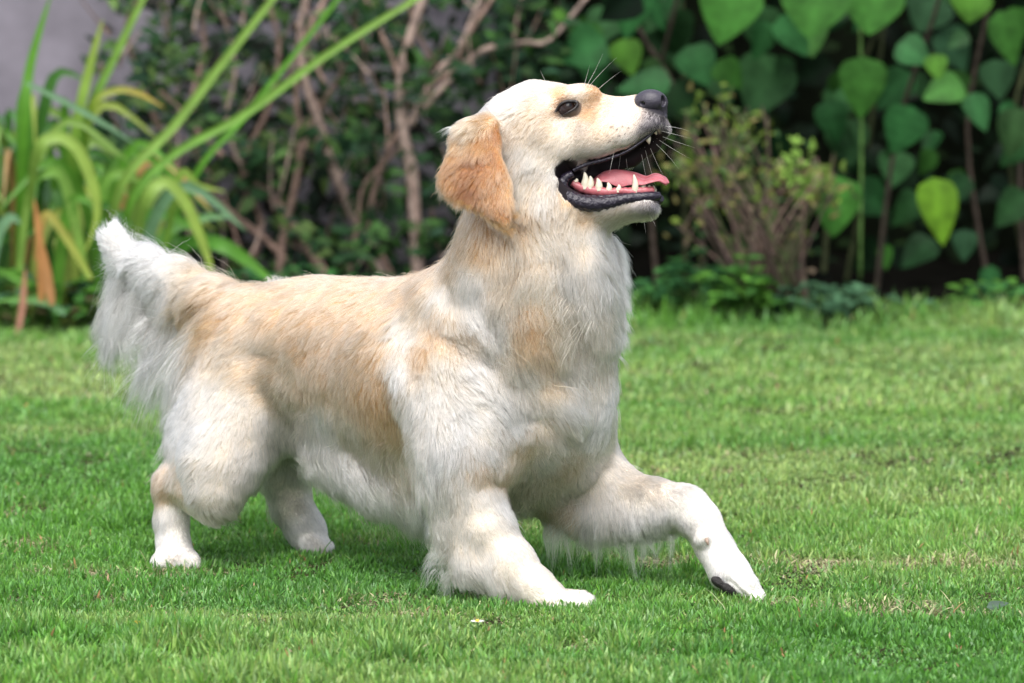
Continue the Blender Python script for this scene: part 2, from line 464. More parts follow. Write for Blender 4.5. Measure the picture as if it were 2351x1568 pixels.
G = [  # px, py, flow dx, dy, length px, lift, colour
 # head
 (1430, 245, -1, .25, 9, .25, CR), (1400, 235, -1, .2, 10, .25, mixc(CR, LG)), (1450, 285, -.9, .5, 9, .25, mixc(CR, GY, .25)),
 (1480, 295, -.8, .6, 9, .25, GY), (1505, 280, -.6, .8, 7, .2, GY), (1520, 300, -.4, .9, 8, .2, mixc(WH, GY, .4)),
 (1440, 330, -.8, .6, 12, .3, mixc(WH, GY, .2)), (1490, 318, -.7, .8, 10, .3, mixc(WH, GY, .45)), (1400, 350, -.8, .6, 15, .3, WH), (1340, 365, -.7, .7, 18, .3, WH),
 (1380, 300, -.8, .6, 13, .25, mixc(CR, LG, .4)), (1350, 260, -.9, .45, 10, .2, mixc(LG, GO, .3)), (1335, 290, -.8, .6, 13, .25, mixc(CR, GY, .18)), (1295, 280, -.8, .6, 15, .25, mixc(CR, WH, .3)),
 (1285, 215, -.8, -.1, 12, .35, mixc(LG, GO, .6)), (1300, 208, -.8, -.1, 12, .35, LG), (1255, 235, -1, .3, 15, .3, mixc(CR, WH, .3)), (1320, 205, -.9, 0, 12, .4, mixc(CR, WH, .3)), (1370, 212, -.9, 0, 11, .4, LG),
 (1230, 205, -1, .25, 18, .35, mixc(CR, WH, .3)), (1180, 225, -1, .35, 24, .4, mixc(CR, WH, .3)), (1150, 245, -1, .3, 40, .6, WH), (1160, 275, -.9, .5, 30, .4, mixc(CR, WH, .3)),
 (1200, 280, -.8, .6, 24, .3, mixc(CR, LG, .4)), (1240, 300, -.7, .7, 24, .3, mixc(CR, LG, .4)), (1190, 350, -.5, .9, 30, .3, mixc(CR, WH, .3)), (1240, 360, -.6, .85, 30, .35, mixc(CR, WH, .3)),
 (1290, 340, -.7, .7, 22, .3, mixc(CR, WH, .3)), (1270, 400, -.5, .9, 30, .35, WH), (1200, 420, -.2, 1, 38, .35, CR), (1240, 450, -.3, 1, 40, .4, mixc(CR, WH, .3)),
 (1200, 480, -.1, 1, 44, .35, LG), (1290, 480, -.5, .8, 30, .3, mixc(CR, LG)), (1350, 492, -.8, .4, 22, .3, mixc(CR, LG)), (1420, 490, -.9, .35, 18, .3, mixc(CR, GY, .2)), (1480, 480, -.8, .6, 16, .35, mixc(WH, GY, .5)), (1500, 470, -.5, .8, 14, .4, mixc(WH, GY, .3)),
 # ear
 (1120, 280, -.5, .9, 34, .5, mixc(CR, LG)), (1080, 290, -.6, .8, 36, .5, mixc(CR, LG)), (1140, 300, .1, 1, 26, .35, EA), (1100, 320, -.3, 1, 30, .22, mixc(GO, EA, .4)), (1060, 320, -.6, .9, 32, .35, mixc(LG, GO)),
 (1140, 360, .15, 1, 26, .25, mixc(GO, EA)), (1085, 370, -.3, 1, 28, .25, EA), (1045, 370, -.6, .8, 32, .4, mixc(GO, EA)), (1030, 420, -.6, .8, 34, .45, mixc(GO, EA)), (1080, 425, -.1, 1, 28, .25, EA),
 (1130, 430, .15, 1, 26, .2, mixc(GO, EA)), (1165, 430, .1, 1, 24, .25, mixc(LG, GO)), (1110, 480, .2, 1, 26, .25, mixc(GO, EA)), (1155, 490, .2, 1, 24, .25, mixc(GO, EA)), (1160, 515, .1, 1, 22, .3, GO), (1040, 450, -.3, 1, 32, .4, mixc(GO, EA)),
 # neck and ruff
 (1075, 530, -.35, 1, 44, .3, LG), (1110, 560, -.1, 1, 50, .35, mixc(LG, GO)), (1180, 570, .1, 1, 54, .35, mixc(CR, LG)), (1250, 540, .1, 1, 54, .35, CR), (1320, 540, .2, 1, 50, .4, CR), (1370, 540, .5, .9, 50, .5, WH),
 (1040, 600, -.45, .9, 42, .25, LG), (1090, 640, .0, 1, 50, .3, mixc(CR, WH)), (1160, 650, .15, 1, 60, .35, mixc(CR, LG)), (1230, 650, .1, 1, 60, .35, CR), (1300, 640, .15, 1, 62, .35, mixc(WH, CR)), (1380, 630, .4, .9, 62, .5, WH), (1408, 660, .7, .7, 60, .6, WH),
 (1020, 680, .25, 1, 46, .3, mixc(CR, WH)), (1080, 720, .5, .8, 52, .3, mixc(CR, WH)), (1150, 740, .3, 1, 60, .35, mixc(CR, WH)), (1190, 745, .3, 1, 60, .35, LG), (1240, 800, .4, 1, 60, .35, mixc(CR, GO)), (1215, 770, .3, 1, 60, .35, LG), (1290, 760, .2, 1, 62, .35, CR), (1370, 740, .3, 1, 62, .45, CR), (1410, 760, .4, .9, 50, .5, WH),
 (1300, 850, .2, 1, 60, .3, mixc(CR, WH)), (1270, 870, .2, 1, 56, .3, mixc(CR, LG)), (1380, 850, .1, 1, 56, .3, CR), (1405, 900, .2, 1, 44, .3, WH), (1200, 850, .5, .9, 54, .3, mixc(CR, WH)), (1300, 930, .3, .9, 50, .3, WH), (1380, 960, .1, 1, 46, .3, WH), (1280, 980, .4, .8, 48, .35, CR),
 # shoulder
 (960, 670, -.6, .8, 38, .2, LG), (970, 720, -.3, 1, 40, .2, mixc(CR, LG)), (930, 760, -.2, 1, 44, .25, mixc(WH, CR)), (1000, 745, .5, .9, 42, .2, mixc(LG, CR, .2)), (1060, 775, .6, .7, 42, .2, mixc(LG, CR)), (960, 810, .2, 1, 44, .25, mixc(GO, LG, .7)), (1020, 830, .3, 1, 44, .25, CR),
 (915, 850, -.05, 1, 48, .25, WH), (945, 930, .1, 1, 48, .25, mixc(WH, CR)), (1000, 900, .2, 1, 46, .25, mixc(WH, CR)), (1080, 850, .6, .7, 44, .25, WH), (1130, 920, .7, .5, 42, .25, WH), (1060, 960, .3, 1, 42, .25, WH), (1180, 960, .6, .6, 42, .25, WH),
 (1120, 1020, .4, .8, 40, .25, mixc(WH, CR)), (1160, 1080, .1, 1, 40, .3, mixc(LG, GO, .3)), (1110, 1090, .3, 1, 36, .25, mixc(LG, CR, .3)), (1190, 1010, .4, .9, 40, .25, mixc(CR, LG, .5)), (1190, 1050, -.2, .9, 42, .35, mixc(CR, LG)), (1240, 1060, .3, .9, 46, .35, mixc(CR, WH)), (1010, 1040, .1, 1, 50, .3, WH), (970, 1020, .05, 1, 55, .3, mixc(WH, CR)),
 # back and ribs
 (640, 665, -.95, .3, 34, .2, LG), (720, 650, -.95, .25, 34, .22, LG), (820, 655, -.95, .25, 34, .2, LG), (900, 665, -.9, .35, 34, .2, LG), (560, 690, -.9, .5, 36, .25, LG),
 (700, 710, -.85, .55, 36, .2, LG), (800, 720, -.85, .55, 36, .2, LG), (880, 740, -.7, .75, 36, .2, LG), (620, 740, -.8, .6, 36, .2, LG), (700, 790, -.75, .75, 38, .2, mixc(LG, GO)), (790, 800, -.7, .8, 38, .2, LG), (860, 830, -.5, 1, 40, .2, LG),
 (760, 870, -.6, .9, 40, .2, LG), (830, 900, -.4, 1, 44, .2, mixc(LG, GO)), (880, 930, -.1, 1, 46, .2, GO), (890, 860, -.2, 1, 42, .2, mixc(LG, GO)), (700, 880, -.3, .9, 42, .25, LG), (740, 950, -.2, 1, 50, .3, WH), (800, 980, -.3, 1, 55, .3, mixc(WH, LG)), (870, 1010, -.2, 1, 60, .3, mixc(WH, LG)), (930, 1060, .0, 1, 66, .3, mixc(WH, LG)), (900, 960, -.1, 1, 46, .2, mixc(GO, LG)), (860, 975, -.1, 1, 50, .25, LG),
 (720, 1010, .2, 1, 60, .5, WH), (800, 1050, .3, 1, 75, .5, WH), (880, 1100, .2, 1, 75, .45, WH), (950, 1130, .2, 1, 80, .4, WH), (980, 1170, .1, 1, 80, .4, WH), (1150, 1150, .3, .8, 40, .3, WH),
 # rump and thigh
 (540, 760, -.7, .8, 38, .25, mixc(LG, CR, .3)), (500, 810, -.4, 1, 38, .3, mixc(CR, LG)), (580, 790, -.8, .5, 38, .25, mixc(CR, LG)), (560, 850, -.8, .6, 38, .2, mixc(CR, LG)), (620, 830, -.8, .5, 36, .2, mixc(LG, CR, .3)), (660, 850, -.6, .7, 38, .2, mixc(CR, LG)), (620, 900, -.6, .7, 36, .25, mixc(CR, LG)),
 (480, 900, -.6, .9, 38, .2, mixc(CR, WH)), (540, 930, -.5, .9, 38, .2, mixc(CR, WH)), (600, 960, -.1, 1, 40, .25, mixc(WH, CR)), (450, 1000, -.5, .9, 40, .2, WH), (520, 1030, -.4, .9, 42, .2, mixc(CR, WH)), (600, 1050, .1, 1, 50, .3, WH), (470, 1100, -.4, .6, 42, .2, mixc(CR, WH)), (540, 1120, .4, .8, 46, .25, mixc(CR, WH)), (500, 1170, .6, .6, 44, .3, mixc(CR, WH)), (580, 1130, .3, 1, 55, .35, mixc(WH, CR)),
 (410, 980, -.6, .8, 54, .4, PW), (385, 1050, -.7, .7, 42, .35, PW), (425, 920, -.5, .8, 55, .45, PW), (375, 1120, -.3, 1, 24, .3, LG), (405, 1110, .1, 1, 26, .25, mixc(CR, LG)), (400, 1180, 0, 1, 16, .2, WH), (395, 1250, 0, 1, 14, .25, PW), (405, 1285, .1, 1, 14, .35, PW),
 # far hind leg
 (650, 1060, .0, 1, 30, .3, WH), (650, 1100, .1, 1, 24, .25, mixc(WH, CR)), (670, 1150, .3, 1, 18, .25, mixc(WH, LG, .3)), (700, 1210, .4, 1, 14, .2, PW), (730, 1255, .5, 1, 12, .25, PW),
 # near foreleg
 (1060, 1130, .2, 1, 34, .25, mixc(CR, WH)), (1110, 1130, .4, 1, 30, .25, mixc(CR, WH)), (1020, 1150, .0, 1, 60, .2, mixc(WH, CR)), (1010, 1210, .1, 1, 66, .25, mixc(CR, WH)), (1070, 1210, .3, 1, 26, .2, mixc(CR, WH)), (1130, 1220, .6, .9, 20, .15, mixc(CR, WH)), (1040, 1280, .1, 1, 62, .25, mixc(CR, WH)), (1090, 1300, .5, .8, 50, .2, mixc(CR, WH)),
 (1150, 1280, .6, .8, 18, .15, mixc(CR, WH)), (1200, 1320, .7, .7, 15, .15, mixc(CR, WH)), (1130, 1340, .4, .7, 40, .35, mixc(WH, CR)), (1240, 1360, .8, .5, 12, .15, mixc(CR, WH)), (1300, 1395, .9, .4, 8, .15, WH), (1345, 1405, .9, .4, 6, .2, WH),
 # far foreleg
 (1300, 1060, .4, .8, 40, .3, mixc(CR, LG)), (1370, 1060, .7, .6, 30, .25, mixc(CR, WH)), (1440, 1100, .7, .6, 24, .2, mixc(CR, WH)), (1340, 1120, .2, 1, 46, .3, mixc(CR, WH)), (1400, 1160, .2, 1, 44, .3, mixc(WH, CR)), (1290, 1170, .0, 1, 60, .45, mixc(CR, LG, .3)), (1360, 1200, .0, 1, 60, .5, WH), (1450, 1200, .1, 1, 50, .5, WH), (1520, 1195, .2, 1, 36, .45, WH), (1500, 1140, .5, .8, 22, .2, mixc(WH, CR)),
 (1560, 1140, .8, .5, 16, .2, WH), (1600, 1170, .6, .8, 14, .2, WH), (1630, 1230, .4, .9, 12, .2, PW), (1570, 1205, .3, 1, 22, .35, WH), (1610, 1290, .0, 1, 32, .5, PW), (1660, 1290, .5, .9, 12, .2, PW), (1640, 1310, .1, 1, 18, .35, PW), (1700, 1350, .6, .9, 10, .2, PW), (1735, 1365, .6, .9, 8, .25, PW),
 # tail
 (540, 720, -.9, .2, 44, .2, LG), (500, 690, -.9, .4, 55, .2, GO), (490, 740, -.6, .9, 66, .3, GO), (450, 650, -1, .3, 50, .15, mixc(CR, LG)), (420, 720, -.7, .7, 95, .25, mixc(TW, CR, .25)), (455, 765, -.35, 1, 150, .3, mixc(TW, CR, .25)), (440, 690, -.8, .5, 80, .2, GO),
 (380, 615, -1, .25, 55, .15, TW), (360, 680, -.7, .8, 90, .2, TW), (400, 775, -.3, 1, 150, .2, TW), (310, 590, -.9, .3, 50, .2, TW), (300, 680, -.5, .9, 90, .2, TW), (275, 740, -.15, 1, 90, .2, TW), (275, 580, -.5, -.4, 34, .3, TW), (268, 552, -.1, -1, 36, .3, TW), (290, 575, .1, -.9, 30, .3, TW), (266, 640, -.5, .9, 55, .25, TW), (330, 690, -.5, 1, 90, .2, TW),
]
gp, gn, gt, gl, gf, gc = [], [], [], [], [], []
for (px, py, dx, dy, ln, lf, c) in G:
    p, n = hit(px, py)
    if p is None:
        p, n = near(W(px, py, .30 if px > 700 else .45))
    t = np.array([dx, 0., -dy]); t -= n * (t @ n); t /= max(np.linalg.norm(t), 1e-6)
    gp.append(p); gn.append(n); gt.append(t); gl.append(ln * (1.5 if px < 480 and py < 900 else 1.35 if (py > 1000 and 690 < px < 1000) else 1.0) / 1750.); gf.append(lf); gc.append(c)
gp, gn, gt, gl, gf, gc = map(np.array, (gp, gn, gt, gl, gf, gc))
def idw(P, N, power, vals, soft=.006, nw=.03):
    out = np.zeros((len(P), vals.shape[1]))
    for s0 in range(0, len(P), 20000):
        q = P[s0:s0 + 20000]; m = N[s0:s0 + 20000]
        d2 = ((q[:, None, :] - gp[None]) ** 2).sum(2) + nw ** 2 * np.clip(1 - m @ gn.T, 0, None) * .5 + soft ** 2
        w = d2 ** (-power / 2); w /= w.sum(1, keepdims=True)
        out[s0:s0 + 20000] = w @ vals
    return out
flow = idw(VB, NB, 3.6, gt)
flow -= NB * (flow * NB).sum(1, keepdims=True)
flow /= np.maximum(np.linalg.norm(flow, axis=1, keepdims=True), 1e-6)
att = idw(VB, NB, 3.5, np.concatenate([gl[:, None], gf[:, None], gc], 1))
vlen, vlift, vcol = att[:, 0], att[:, 1], att[:, 2:5]

# folds and muscle relief along lines traced over the surface
def relief(line, rad, hgt):
    P = [hit(x, y)[0] for x, y in line]; P = [p for p in P if p is not None]
    pts = np.concatenate([np.linspace(a, b, 12) for a, b in zip(P[:-1], P[1:])])
    d2 = np.full(len(VB), 1e9)
    for p in pts: d2 = np.minimum(d2, ((VB - p) ** 2).sum(1))
    return np.exp(-d2 / (rad * rad)) * hgt
dsp = np.zeros(len(VB))
for line, rad, hgt in [
    ([(985, 665), (925, 740), (903, 820), (915, 900), (940, 980)], .016, .010),
    ([(945, 770), (945, 830), (965, 900)], .014, -.008),
    ([(1000, 690), (1050, 745), (1120, 775), (1170, 830)], .018, .012),
    ([(985, 760), (1060, 800), (1130, 830)], .016, -.008),
    ([(1150, 690), (1200, 800), (1260, 890), (1310, 950)], .022, .010),
    ([(1290, 600), (1310, 700), (1330, 800)], .014, -.007),
    ([(1345, 600), (1350, 700), (1370, 820)], .020, .008),
    ([(1170, 950), (1250, 960), (1300, 1000)], .016, -.008),
    ([(600, 905), (610, 960), (625, 1010)], .022, -.012),
    ([(650, 900), (700, 960), (730, 1010)], .026, .008),
    ([(560, 810), (620, 820), (670, 860)], .014, -.005),
    ([(1190, 600), (1180, 680), (1200, 760)], .015, -.006),
    ([(1185, 1100), (1140, 1098), (1100, 1108)], .014, -.006), ([(1160, 1060), (1110, 1080)], .014, .004),
    ([(1345, 1080), (1400, 1075), (1450, 1095)], .012, -.004),
    ([(1688, 1318), (1712, 1340), (1738, 1362)], .0042, -.0105), ([(1672, 1330), (1690, 1348), (1712, 1368)], .0042, -.0105), ([(1706, 1306), (1728, 1330), (1748, 1356)], .0035, -.005),
    ([(1275, 1378), (1310, 1394), (1345, 1406)], .0035, -.010), ([(1265, 1386), (1300, 1402), (1335, 1411)], .0035, -.010),
    ([(394, 1265), (392, 1285), (392, 1300)], .0038, -.010), ([(412, 1265), (414, 1285), (415, 1300)], .0038, -.010), ([(715, 1240), (735, 1258), (748, 1270)], .0038, -.010),
]:
    dsp += relief(line, rad, hgt * .45)
dsp += FNoise(14, 20, seed=3)(VB) * .0005 * np.clip((vlen - .008) / .02, 0, 1)
VB = VB + NB * dsp[:, None]
NB = tri_normals(VB, FB)

# bare places: mouth, nose, eyes, pads
mid_n = np.cross(H(1500, 300) - H(1200, 300), H(1300, 450) - H(1300, 250)); mid_n /= np.linalg.norm(mid_n)
lat_v = ((VB - H(1300, 300)) @ mid_n) / (LAT @ mid_n)
def to_px(P):
    q = P - np.array([0, -CAM_D, CAM_H]); z = q[:, 1] * CP - q[:, 2] * SP
    u = q[:, 1] * SP + q[:, 2] * CP
    return 1175.5 + FPX * q[:, 0] / z, 784 - FPX * u / z
def in_poly(x, y, poly, grow=0):
    d2 = np.full(x.shape, 1e9); ins = np.zeros(x.shape, bool); m = len(poly)
    for i in range(m):
        (ax_, ay), (bx, by) = poly[i], poly[(i + 1) % m]; ex, ey = bx - ax_, by - ay
        t = np.clip(((x - ax_) * ex + (y - ay) * ey) / (ex * ex + ey * ey + 1e-9), 0, 1)
        d2 = np.minimum(d2, (x - ax_ - t * ex) ** 2 + (y - ay - t * ey) ** 2)
        if by != ay: ins ^= ((ay > y) != (by > y)) & (x < (bx - ax_) * (y - ay) / (by - ay) + ax_)
    return np.sqrt(d2) * np.where(ins, -1, 1) - grow
hx, hy = to_px(VB - LAT * lat_v[:, None])
headm = (VB[:, 0] > H(1270, 300)[0]) & (VB[:, 2] > W(1300, 520, .1)[2])
msd = np.where(headm, in_poly(hx, hy, mp), 99.)          # px distance to the mouth opening, <0 inside
msd = np.minimum(msd, np.where(headm & (np.abs(lat_v) < .0195), in_poly(hx, hy, mp2), 99.))
flew = headm & (lat_v > .004) & (NB @ LAT < .25) & (hy > 300) & (hy < 400) & (msd < 45) & (hx > 1330) & (hx < 1528)
mouth = np.maximum(np.clip((3.0 - msd) / 3.0, 0, 1), flew * 1.0)
lower = np.clip(1 - np.where(headm & (hy > 452), msd, 99) / 16.0, 0, 1)      # dark lower lip band
nose_c = HN(1502, 240, 0)
nosed = np.linalg.norm((VB - nose_c) * [1, .9, 1], axis=1)
eyes = [(q,) for q in EYEP]
eyed = np.minimum(*[np.linalg.norm(VB - e[0], axis=1) for e in eyes])
sx_, sy_ = to_px(VB)
band = headm & (lat_v < -.012) & (in_poly(sx_, sy_, [(1296, 396), (1284, 402), (1279, 428), (1297, 458), (1350, 473), (1405, 470), (1454, 459), (1512, 457), (1510, 440), (1405, 436), (1330, 428), (1306, 408)]) < 1.5)
bare = band | (mouth > .2) | (nosed < .0215) | (eyed < .0105)
dens = np.ones(len(VB))
dens *= 1 + 1.8 * np.clip((W(480, 700, .5)[0] - VB[:, 0]) / .03, 0, 1) * np.clip((VB[:, 2] - .30) / .04, 0, 1)       # plumed tail
dens *= 1 + .8 * np.clip((1500 - 1000) / 500, 0, 1) * np.clip((.26 - VB[:, 2]) / .05, 0, 1) * (vlen > .030)
dens[bare] = 0
dens *= np.where(msd < 9, np.where(hy > 452, .3, .8), 1)
dark = np.array([.018, .012, .016])
vcol2 = vcol.copy(); mouth = np.maximum(mouth, band * 1.0)
inner = np.array([.10, .02, .03])
w = mouth[:, None]; vcol2 = vcol2 * (1 - w) + (dark * .6) * w
w = lower[:, None] * .9; vcol2 = vcol2 * (1 - w) + dark * w; 
w = np.clip((.026 - nosed) / .004, 0, 1)[:, None]; vcol2 = vcol2 * (1 - w) + np.array([.030, .026, .034]) * w
w = np.clip((.016 - eyed) / .006, 0, 1)[:, None]; vcol2 = vcol2 * (1 - w) + np.array([.05, .03, .03]) * w
eyef = np.minimum(*[np.linalg.norm(VB - (e + FWD * .0135 + UPH * .001), axis=1) for e in EYEP])
vcol = vcol * (1 - np.clip((.0185 - eyed) / .007, 0, 1)[:, None] * .82) * (1 - np.clip((.012 - eyef) / .006, 0, 1)[:, None] * .8)
for (x, y, rr_, am_) in [(1510, 290, .034, .72), (1480, 318, .030, .50), (1440, 338, .024, .22), (1300, 285, .016, .22), (1505, 468, .024, .55), (1470, 470, .020, .3)]:
    gd_ = np.linalg.norm((VB - HN(x, y, -.012)), axis=1); vcol = vcol * (1 - am_ * np.clip((rr_ - gd_) / (rr_ * .7), 0, 1)[:, None] * np.array([1, 1, .93]))
vcol = vcol * (1 - .8 * np.clip((.028 - nosed) / .008, 0, 1)[:, None])
vcol = vcol * (1 - .75 * lower[:, None])

# ------------------------------------------------------------------ strands
def sample(n, wgt, facing=True):
    a, b, c, d_ = (VB[FB[:, i]] for i in range(4))
    fn = np.cross(c - a, d_ - b); area = np.linalg.norm(fn, axis=1) * .5
    fw = wgt[FB].mean(1)
    if facing:
        nrm = fn / np.maximum(2 * area[:, None], 1e-12)
        vd = np.array([0, -CAM_D, CAM_H]) - a; vd /= np.linalg.norm(vd, axis=1, keepdims=True)
        fw = fw * np.where((nrm * vd).sum(1) > -.25, 1, .22)
    pr = area * fw; pr /= pr.sum()
    f = rng.choice(len(FB), n, p=pr)
    u, v = rng.random((2, n))
    q = FB[f]; w4 = np.stack([(1 - u) * (1 - v), u * (1 - v), u * v, (1 - u) * v], 1)
    def get(A): return (A[q] * (w4[:, :, None] if A.ndim == 2 else w4)).sum(1)
    return get
SPOTS = []
for (x, y) in [(1404, 285), (1416, 291), (1427, 284), (1441, 288), (1455, 281), (1395, 303), (1408, 308), (1421, 304), (1434, 303), (1448, 298), (1463, 296), (1400, 318), (1413, 320), (1428, 318), (1442, 314), (1458, 309), (1472, 303), (1410, 331), (1425, 332)]:
    q_, _n = hit(x + 4, y + 4)
    if q_ is not None: SPOTS.append(q_)
def make_hair(name, n, wgt, K, r0, lmul=1.0, clump=((.0040, .72), (.015, .36)), wave=.30, jit=.10, grav=.35, seed=1, mat=None, parent=None, liftmul=1.0, tipw=.25, cvar=.09):
    r_ = np.random.default_rng(seed)
    get = sample(n, wgt)
    P = get(VB); Nn = get(NB); Nn /= np.linalg.norm(Nn, axis=1, keepdims=True)
    T = get(flow); L = get(vlen) * lmul; LF = get(vlift) * liftmul; C = get(vcol)
    B = np.cross(Nn, T)
    L = L * (1 + .18 * FNoise(22, 20, seed=seed + 5)(P)) * r_.uniform(.7, 1.15, n)
    L = np.clip(L, .003, .19)
    lng = np.clip((L - .012) / .03, 0, 1); C = C ** 1.75
    T = T + B * (.14 + .22 * lng)[:, None] * FNoise(9, 20, seed=seed + 7)(P)[:, None] * .95
    T = T + r_.normal(0, 1, (n, 3)) * jit
    T -= Nn * (T * Nn).sum(1, keepdims=True) * .8
    T /= np.linalg.norm(T, axis=1, keepdims=True)
    ph = FNoise(16, 16, seed=seed + 9)(P) * 3 + r_.normal(0, .3, n)
    lam = .030 + .012 * FNoise(7, 12, seed=seed + 11)(P)
    X = np.zeros((n, K, 3), np.float32); X[:, 0] = P - Nn * .0004
    pos = X[:, 0].astype(np.float64).copy()
    g = np.array([0, 0, -1.])
    lift = LF * .75 * r_.uniform(.6, 1.4, n)
    for k in range(1, K):
        s = k / (K - 1)
        D = T * 1.0 + Nn * (lift * (1 - s) * 1.6 + .10 + .12 * (1 - lng) - .10 * s * lng)[:, None] + g * (grav * lng * s)[:, None]
        D = D + B * (wave * (.35 + .5 * lng) * np.sin(ph + 2 * np.pi * s * L / lam))[:, None]
        D /= np.linalg.norm(D, axis=1, keepdims=True)
        pos = pos + D * (L / (K - 1))[:, None]
        X[:, k] = pos
    cl_col = np.ones(n)
    for sp_ in SPOTS:
        cl_col[((P - sp_) ** 2).sum(1) < .0013 ** 2] = .12
    for ci, (cs, amt) in enumerate(clump):
        off = r_.uniform(0, 1, 3)
        warp = FNoise(40, 12, dim=3, seed=seed + 20 + ci)(P) * cs * .35
        key = np.floor((P + warp) / cs + off).astype(np.int64)
        key = key[:, 0] * 73856093 ^ key[:, 1] * 19349663 ^ key[:, 2] * 83492791
        _, inv = np.unique(key, return_inverse=True); inv = inv.ravel()
        m = inv.max() + 1; cnt = np.bincount(inv, minlength=m).astype(float)
        cc = np.stack([np.bincount(inv, X[:, k, q], m) for k in range(K) for q in range(3)], 1).reshape(m, K, 3) / cnt[:, None, None]
        am = amt * (.55 + .45 * r_.random(m))[inv] * np.clip(L / .020, .15, 1) ** 1.5
        for k in range(1, K):
            s = k / (K - 1); wk = (am * s ** 1.3)[:, None]
            X[:, k] = X[:, k] * (1 - wk) + cc[inv, k] * wk
        cl_col *= (1 + (r_.random(m)[inv] - .5) * cvar * 1.6)
    cl_col *= r_.uniform(1 - cvar * 2.6, 1 + cvar * 1.4, n)
    warm = 1 + (FNoise(9, 20, seed=seed + 31)(P)) * .05
    C = C * cl_col[:, None]; C[:, 2] /= warm; C[:, 1] /= warm ** .4
    np.clip(C, .004, .93, out=C)
    X[:, :, 2] = np.maximum(X[:, :, 2], .004)
    cu = bpy.data.hair_curves.new(name)
    cu.add_curves([K] * n)
    cu.attributes['position'].data.foreach_set('vector', X.ravel())
    s = np.linspace(0, 1, K)
    prof = (1 - s) ** .8 * (1 - tipw) + tipw * (1 - s) ** .3; prof[-1] = .08
    rad = (r0 * r_.uniform(.7, 1.3, n))[:, None] * prof[None, :] * np.clip(.7 + L / .06, .7, 1.4)[:, None]
    ra = cu.attributes.get('radius') or cu.attributes.new('radius', 'FLOAT', 'POINT')
    ra.data.foreach_set('value', rad.astype(np.float32).ravel())
    ca = cu.attributes.new('fcol', 'FLOAT_COLOR', 'CURVE')
    c4 = np.ones((n, 4), np.float32); c4[:, :3] = C
    ca.data.foreach_set('color', c4.ravel())
    o = bpy.data.objects.new(name, cu); COL.objects.link(o)
    cu.materials.append(mat)
    if parent:
        o.parent = parent
        if parent.type == 'EMPTY': o.matrix_parent_inverse = Matrix.Translation(-Vector(parent.location))
    return o
def link(name, me, mat=None, parent=None):
    o = bpy.data.objects.new(name, me); COL.objects.link(o)
    if mat: me.materials.append(mat)
    if parent:
        o.parent = parent
        if parent.type == 'EMPTY': o.matrix_parent_inverse = Matrix.Translation(-Vector(parent.location))
    return o

def fur_mat():
    m, nt, b, out = nodemat('fur'); N, L = nt.nodes, nt.links
    a = N.new('ShaderNodeAttribute'); a.attribute_name = 'fcol'
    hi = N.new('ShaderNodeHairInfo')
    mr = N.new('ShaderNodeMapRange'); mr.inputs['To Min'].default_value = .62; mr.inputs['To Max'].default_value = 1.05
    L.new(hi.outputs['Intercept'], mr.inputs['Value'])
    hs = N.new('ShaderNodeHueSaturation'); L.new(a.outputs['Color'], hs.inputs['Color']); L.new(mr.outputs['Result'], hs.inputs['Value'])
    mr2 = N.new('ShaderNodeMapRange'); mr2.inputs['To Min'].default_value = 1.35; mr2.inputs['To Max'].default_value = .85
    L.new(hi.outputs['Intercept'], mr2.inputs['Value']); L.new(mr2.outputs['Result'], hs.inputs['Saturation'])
    N.remove(b)
    h = N.new('ShaderNodeBsdfHairPrincipled'); h.model = 'CHIANG'; h.parametrization = 'COLOR'
    L.new(hs.outputs['Color'], h.inputs['Color'])
    h.inputs['Roughness'].default_value = .38; h.inputs['Radial Roughness'].default_value = .75
    if 'Coat' in h.inputs: h.inputs['Coat'].default_value = 0
    L.new(h.outputs['BSDF'], out.inputs['Surface'])
    return m
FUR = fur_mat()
dog = empty('dog', (-.08, .2, 0))
tag(dog, 'cream golden long-haired dog in a play stance on the lawn, mouth open, looking up', 'dog')
body = link('body', mesh_np('body', VB, FB, cols=vcol2, colname='col'), simple_mat('skin', (.6, .5, .4), rough=.7, spec=.3, attr='col'), dog)
HD = 1.0
h2 = make_hair('guard_hairs', 16000, dens * np.clip((vlen - .008) / .02, 0, 1.5), 8, .00020, lmul=1.35, clump=((.012, .25),), wave=.7, jit=.34, seed=77, mat=FUR, parent=body, liftmul=1.5)
